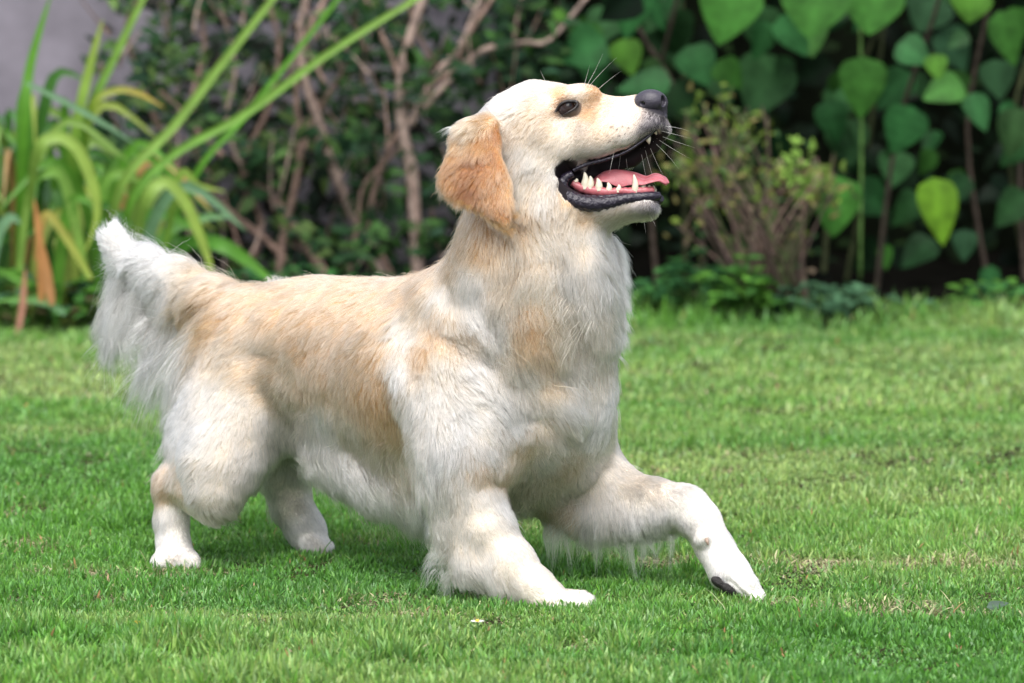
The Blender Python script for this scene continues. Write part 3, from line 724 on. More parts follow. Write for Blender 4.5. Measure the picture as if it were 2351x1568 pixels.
def wisps(name, locks, nh, seed, mat, parent, r0=.00022, col=(.90, .86, .80)):
    r_ = np.random.default_rng(seed); X = []; K = 12
    for (p, d, ln, curl, sp, side) in locks:
        p = np.array(p); d = np.array(d, float)
        pts = np.zeros((K, 3)); q = p.copy(); ph = r_.uniform(0, 6.28)
        for k in range(K):
            pts[k] = q; s_ = k / (K - 1)
            v = d * (1 - .5 * s_) + np.array([0, 0, -1.]) * (.25 + .9 * s_) + np.array([side * .5, 0, 0]) * s_ ** 2 + np.array([math.cos(ph), 0, math.sin(ph)]) * curl * math.sin(ph + 5.5 * s_)
            v /= np.linalg.norm(v); q = q + v * ln / (K - 1)
        for h in range(nh):
            off = r_.normal(0, sp, 3) * [1, .8, .3]; fan = r_.normal(0, sp * .9, 3); cut = r_.uniform(.55, 1.0)
            s_ = np.linspace(0, 1, K)[:, None]
            idx = np.linspace(0, (K - 1) * cut, K); lo = np.minimum(idx.astype(int), K - 2); f = (idx - lo)[:, None]
            base = pts[lo] * (1 - f) + pts[lo + 1] * f
            X.append(base + off * (1 - s_ * .55) + fan * s_ ** 1.5 * (.4 + .9 * r_.random()))
    X = np.array(X, np.float32); n = len(X); X[:, :, 2] = np.maximum(X[:, :, 2], .006)
    cu = bpy.data.hair_curves.new(name); cu.add_curves([K] * n); cu.attributes['position'].data.foreach_set('vector', X.ravel())
    ra = cu.attributes.get('radius') or cu.attributes.new('radius', 'FLOAT', 'POINT')
    rad = (r0 * r_.uniform(.7, 1.3, n))[:, None] * np.linspace(1, .12, K)[None]
    ra.data.foreach_set('value', rad.astype(np.float32).ravel())
    ca = cu.attributes.new('fcol', 'FLOAT_COLOR', 'CURVE'); c4 = np.ones((n, 4), np.float32); c4[:, :3] = (np.array(col) ** 1.75) * r_.uniform(.85, 1.12, n)[:, None]
    ca.data.foreach_set('color', c4.ravel())
    o = bpy.data.objects.new(name, cu); COL.objects.link(o); cu.materials.append(mat); o.parent = parent
    return o
rw = np.random.default_rng(5); LK = []
for i in range(90):                       # under the far forearm
    t = rw.random(); x = 1255 + 305 * t; y = 1192 + 10 * math.sin(t * 3) + rw.uniform(-12, 8); Y = .20 - .075 * t + rw.uniform(-.02, .02)
    LK.append((W(x, y, Y), (-.25 + .3 * rw.random(), rw.uniform(-.2, .2), -1), rw.uniform(.022, .062) * (1 if rw.random() < .7 else 1.35), .30, .0040, rw.uniform(-.8, .8)))
for i in range(8):                       # long loose strands under the raised foreleg
    t = (i + rw.random()) / 8; LK.append((W(1262 + 290 * t, 1205, .19 - .07 * t), (rw.uniform(-.3, .3), -.1, -1), rw.uniform(.060, .095), 1.15, .0030, rw.uniform(-1.2, 1.4)))
for i in range(44):                       # behind the near elbow, trailing back
    x = 1000 + rw.uniform(-8, 45); y = rw.uniform(1130, 1330); Y = .06 - .03 * (y - 1130) / 200 + rw.uniform(-.012, .02)
    LK.append((W(x, y, Y), (-1.0 * rw.random() - .1, rw.uniform(-.1, .2), -.6), rw.uniform(.022, .045), .45, .0048, rw.uniform(-1, .6)))
for i in range(130):                       # under the belly
    t = rw.random(); x = 690 + 290 * t; y = 1062 + 118 * t + rw.uniform(-35, 5); Y = .33 - .17 * t + rw.uniform(-.05, .05)
    LK.append((W(x, y, Y), (rw.uniform(-.1, .5), rw.uniform(-.2, .1), -1), rw.uniform(.022, .052), .3, .0060, rw.uniform(-.2, .8)))
for i in range(150):                       # tail plume
    t = rw.random(); t = t * .38 if rw.random() < .5 else .52 + .48 * t; x = 262 + 215 * t; y = 690 + 70 * t + rw.uniform(-70, 30); Y = .61 - .10 * t + rw.uniform(-.02, .02)
    LK.append((W(x, y, Y), (-.7 + .3 * t, rw.uniform(-.1, .1), -.8), rw.uniform(.05, .10) * (.85 if t < .4 else 1.35), .30, .0055, rw.uniform(-.5, .1)))
for i in range(26):                       # breeches
    x = rw.uniform(375, 425); y = rw.uniform(930, 1080); LK.append((W(x + (1080 - y) * .15, y, .36), (-.9, .2, -.6), rw.uniform(.03, .05), .2, .0035, -.3))
for i in range(90):                       # chest front and throat
    y = rw.uniform(540, 800); x = 1396 + 12 * math.sin((y - 540) / 80); LK.append((W(x, y, .12), (1.0, rw.uniform(-.4, .3), -.35), rw.uniform(.025, .046), .5, .0034, rw.uniform(-.2, .7)))
for i in range(16):                       # behind the ear
    t = rw.random(); LK.append((W(1050 + 90 * t, 300 - 40 * t, .09), (-.9, rw.uniform(-.2, .2), .55), rw.uniform(.018, .034), .3, .0022, -.2))
for i in range(14):                       # croup tufts
    x = 620 + 125 * rw.random(); LK.append((W(x, 655, .42), (-.3, 0, 1.5), rw.uniform(.012, .02), .3, .0020, -.2))
EL = []
for i in range(60):                       # fringe round the ear
    e_ = near_ear; k = rw.integers(5, len(e_) - 1); t = rw.random(); x = e_[k][0] * (1 - t) + e_[k + 1][0] * t; y = e_[k][1] * (1 - t) + e_[k + 1][1] * t
    EL.append((ear_pt(x, y) + np.array([0, rw.uniform(-.004, .008), 0]), ((x - 1100) / 90 * .7, rw.uniform(-.2, .2), -.75 if y > 330 else .1), rw.uniform(.012, .022), .25, .0028, -.1))
h4 = wisps('ear_fringe', EL, 30, 19, FUR, body, r0=.00020, col=(.62, .46, .35))
h3 = wisps('feathering', LK, 30, 9, FUR, body)
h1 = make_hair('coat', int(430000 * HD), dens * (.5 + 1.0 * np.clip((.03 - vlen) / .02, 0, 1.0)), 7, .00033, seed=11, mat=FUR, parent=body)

# ------------------------------------------------------------------ eyes, nose, mouth, teeth, tongue, whiskers
def tube(pts, rad, n=10, close_ends=True, V=None, F=None, flat=None):
    """append a swept tube; rad scalar or list; returns V, F lists"""
    V = [] if V is None else V; F = [] if F is None else F
    pts = [np.asarray(p, float) for p in pts]; m = len(pts)
    rad = [rad] * m if np.isscalar(rad) else list(rad)
    ref = np.array([0, 0, 1.]); base = len(V); pu = None
    for i, p in enumerate(pts):
        t = pts[min(i + 1, m - 1)] - pts[max(i - 1, 0)]; t /= max(np.linalg.norm(t), 1e-9)
        if pu is None:
            if abs(t @ ref) > .9: ref = np.array([0, 1., 0])
            u = np.cross(t, ref)
        else: u = pu - t * (pu @ t)
        u /= max(np.linalg.norm(u), 1e-9); w = np.cross(t, u); pu = u
        for j in range(n):
            a = 2 * math.pi * j / n
            V.append(p + (u * math.cos(a) + w * math.sin(a)) * rad[i])
    for i in range(m - 1):
        for j in range(n):
            a = base + i * n + j; b = base + i * n + (j + 1) % n
            F.append((a, b, b + n, a + n))
    if close_ends:
        V.append(pts[0]); V.append(pts[-1]); c0, c1 = len(V) - 2, len(V) - 1
        for j in range(n):
            F.append((base + (j + 1) % n, base + j, c0)); F.append((base + (m - 1) * n + j, base + (m - 1) * n + (j + 1) % n, c1))
    return V, F
def spline(pts, n=6):
    P = np.array(pts, float); out = []
    for i in range(len(P) - 1):
        p0, p1, p2, p3 = P[max(i - 1, 0)], P[i], P[i + 1], P[min(i + 2, len(P) - 1)]
        for k in range(n):
            t = k / n
            out.append(.5 * ((2 * p1) + (-p0 + p2) * t + (2 * p0 - 5 * p1 + 4 * p2 - p3) * t * t + (-p0 + 3 * p1 - 3 * p2 + p3) * t ** 3))
    out.append(P[-1]); return out
def uvsphere(c, r, ax=None, nu=24, nv=16):
    A = np.eye(3) if ax is None else np.asarray(ax); r = np.ones(3) * r; V = []; F = []
    for i in range(nv + 1):
        th = math.pi * i / nv
        for j in range(nu):
            ph = 2 * math.pi * j / nu
            l = np.array([math.cos(th), math.sin(th) * math.cos(ph), math.sin(th) * math.sin(ph)]) * r
            V.append(np.asarray(c) + l @ A)
    for i in range(nv):
        for j in range(nu):
            a = i * nu + j; b = i * nu + (j + 1) % nu; F.append((a, b, b + nu, a + nu))
    return V, F
M_black = simple_mat('wet_black_skin', (.018, .014, .026), rough=.27, spec=.5, bump=.9, bscale=260)
M_nose = simple_mat('nose_leather', (.040, .035, .050), rough=.33, spec=.5, bump=.45, bscale=600)
M_tongue = simple_mat('tongue', (.46, .135, .155), rough=.30, spec=.5, noise=.08, scale=60, bump=.4, bscale=500, sss=.3)
M_gum = simple_mat('gum', (.42, .115, .13), rough=.3, spec=.5, noise=.15, scale=80, sss=.2)
M_tooth = simple_mat('tooth', (.66, .61, .48), rough=.25, spec=.5, noise=.08, scale=150)
M_lid = simple_mat('eyelid', (.02, .013, .012), rough=.5, attr='col')
M_pad = simple_mat('paw_pad', (.012, .010, .010), rough=.7, bump=1, bscale=500)
M_claw = simple_mat('claw', (.30, .22, .17), rough=.4)
M_whisk = simple_mat('whisker', (.8, .78, .74), rough=.4)
# eyes: dark brown ball, iris turned up and right, black rim
def eye_mat():
    m, nt, b, out = nodemat('eye'); N, L = nt.nodes, nt.links
    a = N.new('ShaderNodeAttribute'); a.attribute_name = 'col'; L.new(a.outputs['Color'], b.inputs['Base Color'])
    b.inputs['Roughness'].default_value = .10; b.inputs['Specular IOR Level'].default_value = .2
    return m
M_eye = eye_mat()
for ei, (q, sgn) in enumerate(zip(EYEP, (-1, 1))):
    outw = LAT * sgn; gaze = outw * .86 + FWD * .38 + UPH * .30; gaze /= np.linalg.norm(gaze)
    c = q - outw * .0135
    V, F = uvsphere(c, .0128, ax=(gaze, np.cross(gaze, UPH) / np.linalg.norm(np.cross(gaze, UPH)), np.cross(gaze, np.cross(gaze, UPH))), nu=32, nv=24)
    V = np.array(V); a = np.degrees(np.arccos(np.clip(((V - c) @ gaze) / .0128, -1, 1)))
    V += gaze * (.0012 * np.clip(1 - a / 38, 0, 1))[:, None]
    cc = np.where((a < 16)[:, None], np.array([.004, .004, .006]), np.where((a < 42)[:, None], np.array([.016, .008, .006]), np.array([.03, .02, .02])))
    eye = link('eye', mesh_np('eye', V, F, cols=cc), M_eye, dog)
    # almond rim
    R2 = []
    f2 = FWD if sgn < 0 else FWD
    for k in range(28):
        t = 2 * math.pi * k / 28
        x = .0160 * math.cos(t); y = .0085 * math.sin(t) * abs(math.sin(t)) ** .25 + (.0046 * (x / .015)) - .0004
        p = c + f2 * x + UPH * y
        d = max(.0128 ** 2 - x * x - y * y, 0) ** .5
        R2.append(p + outw * (max(d, .0058) + .0018))
    R2.append(R2[0])
    V, F = tube(R2, [.0015 + .0005 * math.sin(2 * math.pi * k / 28) + .0008 * max(0, math.cos(2 * math.pi * k / 28)) for k in range(29)], 10)
    LC = [np.array([.016, .011, .010])] * len(V)
    i0 = len(V); ring = 6
    for k in range(28):                                   # lid skin lying over the ball
        t = 2 * math.pi * k / 28
        xi, yi = .0160 * math.cos(t), .0085 * math.sin(t) * abs(math.sin(t)) ** .25 + (.0046 * math.cos(t) * .0160 / .015) - .0004
        xo, yo = .0200 * math.cos(t), .0160 * math.sin(t) + .0030 * math.cos(t)
        for m_ in range(ring):
            f = m_ / (ring - 1); x = xi + (xo - xi) * f; y = yi + (yo - yi) * f; r2 = x * x + y * y
            d = math.sqrt(max(.0147 ** 2 - r2, 0)) if r2 < .0147 ** 2 else 0
            d = max(d, .0062 * (1 - f) + .002 * f) + .0003
            V.append(c + f2 * x + UPH * y + outw * d)
            LC.append(np.array([.016, .011, .010]) * (1 - f) + np.array([.14, .09, .06]) * f)
    for k in range(28):
        for m_ in range(ring - 1):
            a0 = i0 + k * ring + m_; b0 = i0 + ((k + 1) % 28) * ring + m_
            F.append((a0, a0 + 1, b0 + 1, b0))
    me_ = mesh_np('eyelid', V, F, cols=np.array(LC)); link('eyelid', me_, M_lid, dog)
# nose
Fn = Field(np.arange(H(1440, 240)[0], H(1560, 240)[0], .0009), np.arange(YH(1500) - .06, YH(1500) + .06, .0011), np.arange(H(1500, 300)[2], H(1500, 190)[2], .0009))
Fn.ell(HN(1494, 236, 0), (.0225, .0240, .0165), k=.006, ax=(FWD, LAT, UPH))
for sgn in (-1, 1):
    Fn.ell(H(1496, 242, sgn * .0135), (.0195, .0130, .0140), k=.005, ax=(FWD, LAT, UPH))
Fn.cone(H(1508, 246), H(1520, 268), .0125, .0075, k=.008)
for sgn in (-1, 1):
    n0 = H(1514, 240, sgn * .0112); n1 = H(1500, 242, sgn * .0112)
    Fn.cone(n0 + FWD * .006, n1, .0066, .0046, k=.003, op='carve')
    Fn.cone(H(1508, 247, sgn * .0160), H(1478, 256, sgn * .0290), .0036, .0020, k=.002, op='carve')
Fn.cone(H(1532, 232), H(1534, 285), .0010, .0010, k=.003, op='carve')
Vn, Fc, _ = Fn.mesh(smooth=2)
nose = link('nose', mesh_np('nose', Vn, Fc), M_nose, dog); del Fn
# dark inside of the mouth is part of the skin; lips, gums, tongue and teeth are pieces of their own
def ribbon_lip(pts, rads, name, mat, wr=0.0, seed=0, sq=None):
    P = spline(pts, 7); R = np.interp(np.linspace(0, 1, len(P)), np.linspace(0, 1, len(rads)), rads)
    r_ = np.random.default_rng(seed)
    R = R * (1 + wr * np.sin(np.arange(len(P)) * 1.9 + r_.uniform(0, .8, len(P))))
    V, F = tube(P, list(R), 14)
    return link(name, mesh_np(name, V, F), mat, dog)
k_ = 1 / 1712.
for sgn in (-1, 1):
    def Q(x, y, l):
        p = HN(x, y, -abs(l))
        return p if sgn < 0 else p + LAT * 2 * abs(l)
    lip = [Q(1314, 396, .038), Q(1297, 406, .041), Q(1289, 424, .043), Q(1299, 446, .044), Q(1326, 460, .042), Q(1360, 466, .038), Q(1400, 463, .030), Q(1430, 456, .0265), Q(1462, 452, .021), Q(1494, 450, .014), Q(1512, 450, .004)]
    ribbon_lip(lip, [.0045, .0065, .0085, .0102, .0112, .0108, .0096, .0080, .0072, .0066, .0055], 'lower_lip', M_black, .06, 3 + sgn)
    lip2 = [Q(1318, 444, .034), Q(1345, 451, .034), Q(1378, 453, .032), Q(1405, 450, .029), Q(1425, 446, .026)]
    ribbon_lip(lip2, [.002, .0040, .0044, .004, .002], 'lip_fold', M_black, .10, 8 + sgn)
    up = [Q(1314, 390, .036), Q(1345, 376, .031), Q(1392, 364, .032), Q(1436, 347, .030), Q(1475, 322, .023), Q(1505, 297, .017), Q(1522, 280, .008)]
    if sgn > 0: up = [HN(1350, 392, .024), HN(1400, 394, .023), HN(1452, 377, .022), HN(1500, 345, .014), HN(1526, 308, .004)]
    ribbon_lip(up, [.0025, .0030, .0022, .0020, .0018, .0016, .0010], 'upper_lip', M_black, .05, 5 + sgn)
    ribbon_lip([Q(1312, 418, .028), Q(1335, 430, .026), Q(1365, 437, .025), Q(1400, 440, .023), Q(1425, 437, .021), Q(1450, 440, .018), Q(1475, 438, .014), Q(1500, 436, .006)], [.004, .0065, .0068, .0062, .0045, .0065, .006, .005], 'gum', M_gum, .08, 6)
    # teeth: (base x, base y, tip x, tip y, width, lateral)
    for bx, by, tx, ty, wd, l in [(1320, 417, 1322, 408, .0038, .027), (1342, 424, 1341, 393, .0064, .027), (1354, 427, 1354, 402, .0060, .0265),
                                  (1374, 430, 1370, 407, .0062, .026), (1397, 436, 1394, 417, .0052, .025), (1418, 436, 1419, 422, .0044, .023),
                                  (1457, 438, 1454, 399, .0056, .019), (1474, 434, 1477, 419, .0040, .013), (1486, 436, 1490, 424, .0036, .009), (1497, 436, 1500, 426, .0032, .004)]:
        b0, t0 = Q(bx, by, l), Q(tx, ty, l)
        mid = (b0 + t0) / 2 + FWD * .0012
        P = spline([b0 - (t0 - b0) * .3, b0, mid, t0], 4); m = len(P)
        R = [wd * .88 * (1 - (i / (m - 1)) ** 2.6) * (.9 if i < 5 else 1) + .0005 for i in range(m)]
        V, F = tube(P, R, 10)
        link('tooth', mesh_np('tooth', V, F), M_tooth, dog)
    # upper teeth, half hidden by the flew
    for bx, by, tx, ty, wd, l in [(1486, 314, 1490, 330, .0042, .015), (1502, 298, 1507, 309, .003, .010)]:
        b0, t0 = Q(bx, by, l), Q(tx, ty, l)
        V, F = tube([b0, (b0 + t0) / 2, t0], [wd, wd * .8, .0005], 8)
        link('tooth', mesh_np('tooth', V, F), M_tooth, dog)
# tongue
cl = spline([H(1310, 440), H(1350, 428), H(1386, 400), H(1420, 392), H(1450, 398), H(1480, 411), H(1502, 404), H(1520, 409), H(1533, 423)], 6)
TL = np.array([.25, .93, .16]); TL /= np.linalg.norm(TL)
nU, nV = len(cl), 17
V = []; F = []
for layer, off in ((0, .0030), (1, -.0030)):
    for i, p in enumerate(cl):
        u = i / (nU - 1)
        hw = .0215 * (1 - .22 * u) * (1 - max(0, (u - .80) / .20) ** 2.2 * .86)
        t = cl[min(i + 1, nU - 1)] - cl[max(i - 1, 0)]; t /= np.linalg.norm(t)
        nn = np.cross(TL, t); nn = nn if nn[2] > 0 else -nn
        for j in range(nV):
            v = j / (nV - 1) * 2 - 1
            th = math.sqrt(max(0, 1 - v ** 4)) * .9 + .1
            droop = -.0165 * math.exp(-((u - .42) / .17) ** 2) * v * v - .006 * math.exp(-((u - .75) / .10) ** 2) * v * v - .0020 * math.exp(-(v / .16) ** 2)
            V.append(p + TL * v * hw + nn * (droop + off * th * (1.2 - .5 * u) + .0012 * math.sin(9 * u + 5 * v)))
n1 = nU * nV
for i in range(nU - 1):
    for j in range(nV - 1):
        a = i * nV + j
        F.append((a, a + 1, a + nV + 1, a + nV)); F.append((n1 + a, n1 + a + nV, n1 + a + nV + 1, n1 + a + 1))
for i in range(nU - 1):
    for j in (0, nV - 1):
        a = i * nV + j; F.append((a, a + nV, n1 + a + nV, n1 + a))
for j in range(nV - 1):
    for i in (0, nU - 1):
        a = i * nV + j; F.append((a, a + 1, n1 + a + 1, n1 + a))
link('tongue', mesh_np('tongue', V, F), M_tongue, dog)
# whiskers
r_ = random.Random(5)
def whisker(p, d, ln, bend=(0, 0, -.3), r=.00021):
    P = []; q = np.array(p); d = np.array(d, float); d /= np.linalg.norm(d)
    for i in range(8):
        P.append(q.copy()); q = q + d * ln / 7; d = d + np.array(bend) * .12; d /= np.linalg.norm(d)
    V, F = tube(P, [r * (1 - i / 7.5) for i in range(8)], 5)
    link('whisker', mesh_np('whisker', V, F), M_whisk, dog)
for (x, y, dx, dy, dyw, ln) in [(1516, 300, 1, .25, .3, .045), (1512, 310, 1, .4, .2, .055), (1508, 318, .9, .6, .1, .055), (1500, 325, .8, .7, .0, .050), (1490, 332, .4, 1, 0, .055), (1480, 338, .25, 1, 0, .060), (1470, 340, .2, 1, -.1, .055),
                                (1436, 350, .1, 1, -.4, .032), (1425, 350, -.1, 1, -.5, .034), (1410, 345, -.2, 1, -.5, .036), (1524, 290, 1, .05, .2, .035), (1478, 500, .1, 1, 0, .022), (1490, 492, .5, .8, 0, .020),
                                (1345, 200, .6, -1, 0, .050), (1350, 201, .75, -.9, -.1, .056), (1372, 206, .9, -.8, .1, .040), (1340, 200, .3, -1, .1, .030), (1255, 192, -.3, -.6, 0, .020), (1240, 452, -.5, .8, -.4, .03), (1175, 455, -.6, .9, -.5, .035)]:
    h, n = hit(x, y)
    if h is None: h = HN(x, y, -.01)
    whisker(h, (dx, dyw, -dy), ln, bend=(r_.uniform(-.2, .3), 0, r_.uniform(-.5, .1)))
# pads and claws of the raised forepaw, claws of the planted one
for (x, y, Y, rx, rz) in [(1652, 1338, .052, .013, .007), (1674, 1352, .047, .014, .008), (1704, 1371, .048, .016, .0050), (1572, 1204, .098, .006, .005)]:
    V, F = uvsphere(W(x, y, Y), (rx, .012, rz), nu=16, nv=10, ax=((.85, 0, -.5), (0, 1, 0), (.5, 0, .85)) if y < 1370 and y > 1300 else None)
    link('paw_pad', mesh_np('paw_pad', V, F), M_pad, dog)
for (x, y, Y, dx) in [(1356, 1408, -.020, 1), (1362, 1410, -.006, 1), (1357, 1408, .010, 1), (1738, 1373, .036, 1), (1747, 1374, .056, 1), (1749, 1373, .076, 1)]:
    p = W(x, y, Y); p[2] = max(p[2], .006)
    V, F = tube([p - np.array([.006, 0, -.001]), p, p + np.array([.006 * dx, 0, -.0015]), p + np.array([.010 * dx, 0, -.004])], [.0030, .0028, .0018, .0004], 8)
    link('claw', mesh_np('claw', V, F), M_claw, dog)
p0, n0 = hit(1622, 1238)
V, F = tube([p0 - np.array([0, .0, 0]), p0 + np.array([.001, -.004, -.003]), p0 + np.array([.002, -.005, -.008])], [.0032, .0026, .0006], 8)
link('claw', mesh_np('claw', V, F), M_claw, dog)

# ------------------------------------------------------------------ lawn
M_soil = simple_mat('lawn_soil', (.030, .034, .012), rough=.95, spec=.1, noise=.5, scale=14, bump=1, bscale=60)
M_bed = simple_mat('shade_black_soil', (.005, .005, .004), rough=1, spec=.0, noise=.5, scale=12, bump=1, bscale=40)  # soil coloured near black, the shade under the border put into it
gx = np.concatenate([np.linspace(-30, -6, 9), np.linspace(-5, 5, 41), np.linspace(6, 30, 9)])
gy = np.concatenate([np.linspace(-30, -6, 8), np.linspace(-5, 6, 45), np.linspace(7, 40, 9)])
V = []; F = []
for y in gy:
    for x in gx:
        V.append((x, y, .004 * math.sin(x * 3.1 + y) * math.cos(y * 2.3) if abs(x) < 5 and 1.0 < y < 4.6 else 0))
for j in range(len(gy) - 1):
    for i in range(len(gx) - 1):
        a = j * len(gx) + i; F.append((a, a + 1, a + 1 + len(gx), a + len(gx)))
tag(link('ground', mesh_np('ground', V, F), M_soil), kind='structure')
V = []; F = []
bx = np.linspace(-8, 8, 81); by = np.array([4.55, 4.72, 5.0, 5.6, 6.4, 9.0])
nb = FNoise(.9, 12, seed=91)
for j, y in enumerate(by):
    for x in bx:
        e = .10 * nb(np.array([[x, 0, 0]]))[0] if j == 0 else 0
        V.append((x, y + e, [-.004, .035, .05, .06, .06, .05][j] + (.012 * nb(np.array([[x * 4, y * 4, 0]]))[0] if j else 0)))
for j in range(len(by) - 1):
    for i in range(len(bx) - 1):
        a = j * len(bx) + i; F.append((a, a + 1, a + 1 + len(bx), a + len(bx)))
tag(link('flower_bed', mesh_np('flower_bed', V, F), M_bed), kind='structure')

def leafy_mat(name, trans=.35, rough=.45, spec=.4, var=.18, scale=30):
    return simple_mat(name, (.1, .2, .05), rough=rough, spec=spec, attr='col', noise=var, scale=scale, trans=trans)
M_grass = leafy_mat('grass_blade', .30, .38, .5, .10, 25)
def blades(n, region, h, w, seed, straw=.07, lean=.55, tone=1.0):
    """region: function(rng, n) -> x, y"""
    r = np.random.default_rng(seed)
    x, y = region(r, n)
    q_ = np.stack([x, y, 0 * x], 1); gap = FNoise(7, 16, seed=61)(q_) + .7 * FNoise(16, 16, seed=62)(q_) + .6 * FNoise(2.2, 12, seed=63)(q_)
    kp = r.random(n) < np.clip(.78 + .28 * gap, .30, 1); x, y, gap = x[kp], y[kp], gap[kp]; n = len(x)
    P0 = np.stack([x, y, np.zeros_like(x)], 1)
    n1 = FNoise(1.1, 16, seed=51)(P0); n2 = FNoise(4.5, 16, seed=52)(P0); n3 = FNoise(.55, 10, seed=53)(P0 * [1, .6, 1]); n4 = FNoise(2.0, 16, seed=54)(P0 * [.6, 2.2, 1])
    hh = h * r.uniform(.55, 1.25, n) * (1 + .18 * n2 + .15 * n1); hh = np.clip(hh * (1 + .13 * gap), h * .3, h * 2.0)
    ww = w * r.uniform(.6, 1.3, n)
    az = r.uniform(0, 2 * np.pi, n); ld = r.uniform(0, 2 * np.pi, n) + .0
    dead = r.random(n) < straw * np.clip(1 + 1.3 * n2 + 1.2 * n4, .15, 4)
    le = np.abs(r.normal(0, lean, n)) + .12; le[dead] += r.uniform(.5, 1.6, dead.sum())
    side = np.stack([np.cos(az), np.sin(az), np.zeros(n)], 1)
    L = np.stack([np.cos(ld), np.sin(ld), np.zeros(n)], 1)
    S = [0, .4, .75, 1.0]; V = np.zeros((n, 7, 3), np.float32); pos = P0.copy(); pos[:, 2] -= .002
    pr = 0
    for i, s in enumerate(S):
        if i:
            ang = le * (.45 + s)
            d = L * np.sin(np.minimum(ang, 1.9))[:, None] + np.array([0, 0, 1.]) * np.cos(np.minimum(ang, 1.9))[:, None]
            pos = pos + d * (hh * (s - pr))[:, None]
            pos[:, 2] = np.maximum(pos[:, 2], .001)
        pr = s
        wd = (ww * [.5, .5, .34, 0][i])[:, None] * side
        if i < 3: V[:, 2 * i] = pos - wd; V[:, 2 * i + 1] = pos + wd
        else: V[:, 6] = pos
    base = (np.arange(n) * 7)[:, None]
    Q = np.array([[0, 1, 3, 2], [2, 3, 5, 4], [4, 5, 6, 6]])
    me_f4 = (base[:, None] + Q[None, :2]).reshape(-1, 4); f3 = (base[:, None] + np.array([[4, 5, 6]])[None]).reshape(-1, 3)
    green = np.array([.145, .355, .040]); deep = np.array([.072, .220, .027]); yel = np.array([.320, .430, .125]); blue = np.array([.180, .345, .165]); st = np.array([.60, .50, .33])
    t = np.clip(.55 + .20 * n1 + .22 * r.normal(0, 1, n), 0, 1)[:, None]
    c = deep * (1 - t) + green * t
    t2 = np.clip(.22 + .30 * n3 + .20 * n4 + .25 * r.normal(0, 1, n) + .05 * (y - 1), 0, 1)[:, None]
    c = c * (1 - t2) + yel * t2
    t3 = (np.clip(.15 + .2 * r.normal(0, 1, n), 0, 1) * .9)[:, None]
    c = c * (1 - t3) + blue * t3
    td = np.where(dead, r.uniform(.5, 1, n), 0)[:, None]
    c = c * (1 - td) + st * r.uniform(.5, 1.1, n)[:, None] * td
    red = (r.random(n) < .004)[:, None]; c = np.where(red, np.array([.40, .22, .11]), c)
    c = c * r.uniform(.66, 1.40, n)[:, None] * tone
    cc = np.repeat(c, 7, 0).reshape(n, 7, 3) * np.array([.95, .95, 1.0, 1.0, 1.04, 1.04, 1.08])[None, :, None]
    return V.reshape(-1, 3), me_f4, f3, cc.reshape(-1, 3)
def build_grass(sets):
    Vs, F4, F3, Cs = [], [], [], []; o = 0
    for V, a, b, c in sets:
        Vs.append(V); F4.append(a + o); F3.append(b + o); Cs.append(c); o += len(V)
    V = np.concatenate(Vs); F4 = np.concatenate(F4); F3 = np.concatenate(F3); Cc = np.concatenate(Cs)
    me = bpy.data.meshes.new('grass')
    me.vertices.add(len(V)); me.vertices.foreach_set('co', V.ravel())
    flat = np.concatenate([F4.ravel(), F3.ravel()]).astype(np.int32)
    tot = np.concatenate([np.full(len(F4), 4), np.full(len(F3), 3)]).astype(np.int32)
    me.loops.add(len(flat)); me.loops.foreach_set('vertex_index', flat)
    me.polygons.add(len(tot)); stt = np.zeros(len(tot), np.int32); stt[1:] = np.cumsum(tot)[:-1]
    me.polygons.foreach_set('loop_start', stt); me.polygons.foreach_set('loop_total', tot)
    me.update(calc_edges=True)
    me.polygons.foreach_set('use_smooth', np.ones(len(tot), bool))
    at = me.attributes.new('col', 'FLOAT_COLOR', 'POINT'); c4 = np.ones((len(V), 4), np.float32); c4[:, :3] = Cc
    at.data.foreach_set('color', c4.ravel())
    o = link('lawn_grass', me, M_grass); tag(o, 'short mown green grass with pale dry blades covering the lawn', 'grass', kind='stuff')
def wedge(d0, d1, m0, m1=None):
    """ground strip between distances d0..d1, as wide as the view times m0 (only outside m0, up to m1, when m1 is given)"""
    def f(r, n):
        d = np.sqrt(r.uniform(d0 ** 2, d1 ** 2, n)); hw = d * 1175.5 / FPX
        if m1 is None: x = r.uniform(-1, 1, n) * hw * m0
        else: x = np.where(r.random(n) < .5, -1, 1) * hw * r.uniform(m0, m1, n)
        return x, d - CAM_D
    return f
GD = 1.0
build_grass([
    blades(int(100000 * GD), wedge(3.85, 4.35, 1.12), .024, .0036, 1, straw=.08, lean=.50),
    blades(int(240000 * GD), wedge(4.30, 5.30, 1.12), .0185, .0028, 2, straw=.22, lean=.65),
    blades(int(170000 * GD), wedge(5.20, 6.8, 1.12), .020, .0036, 3, straw=.14),
    blades(int(130000 * GD), wedge(6.7, 9.25, 1.12), .022, .0050, 4, straw=.13),
    blades(int(150000 * GD), wedge(3.2, 9.25, 1.12, 2.2), .023, .0058, 5, straw=.10),
    blades(int(9000 * GD), wedge(8.8, 9.3, 1.3), .055, .0060, 6, straw=.05),
    blades(int(1500 * GD), wedge(4.1, 6.2, 1.12), .045, .0018, 7, straw=.6, lean=.9),
])

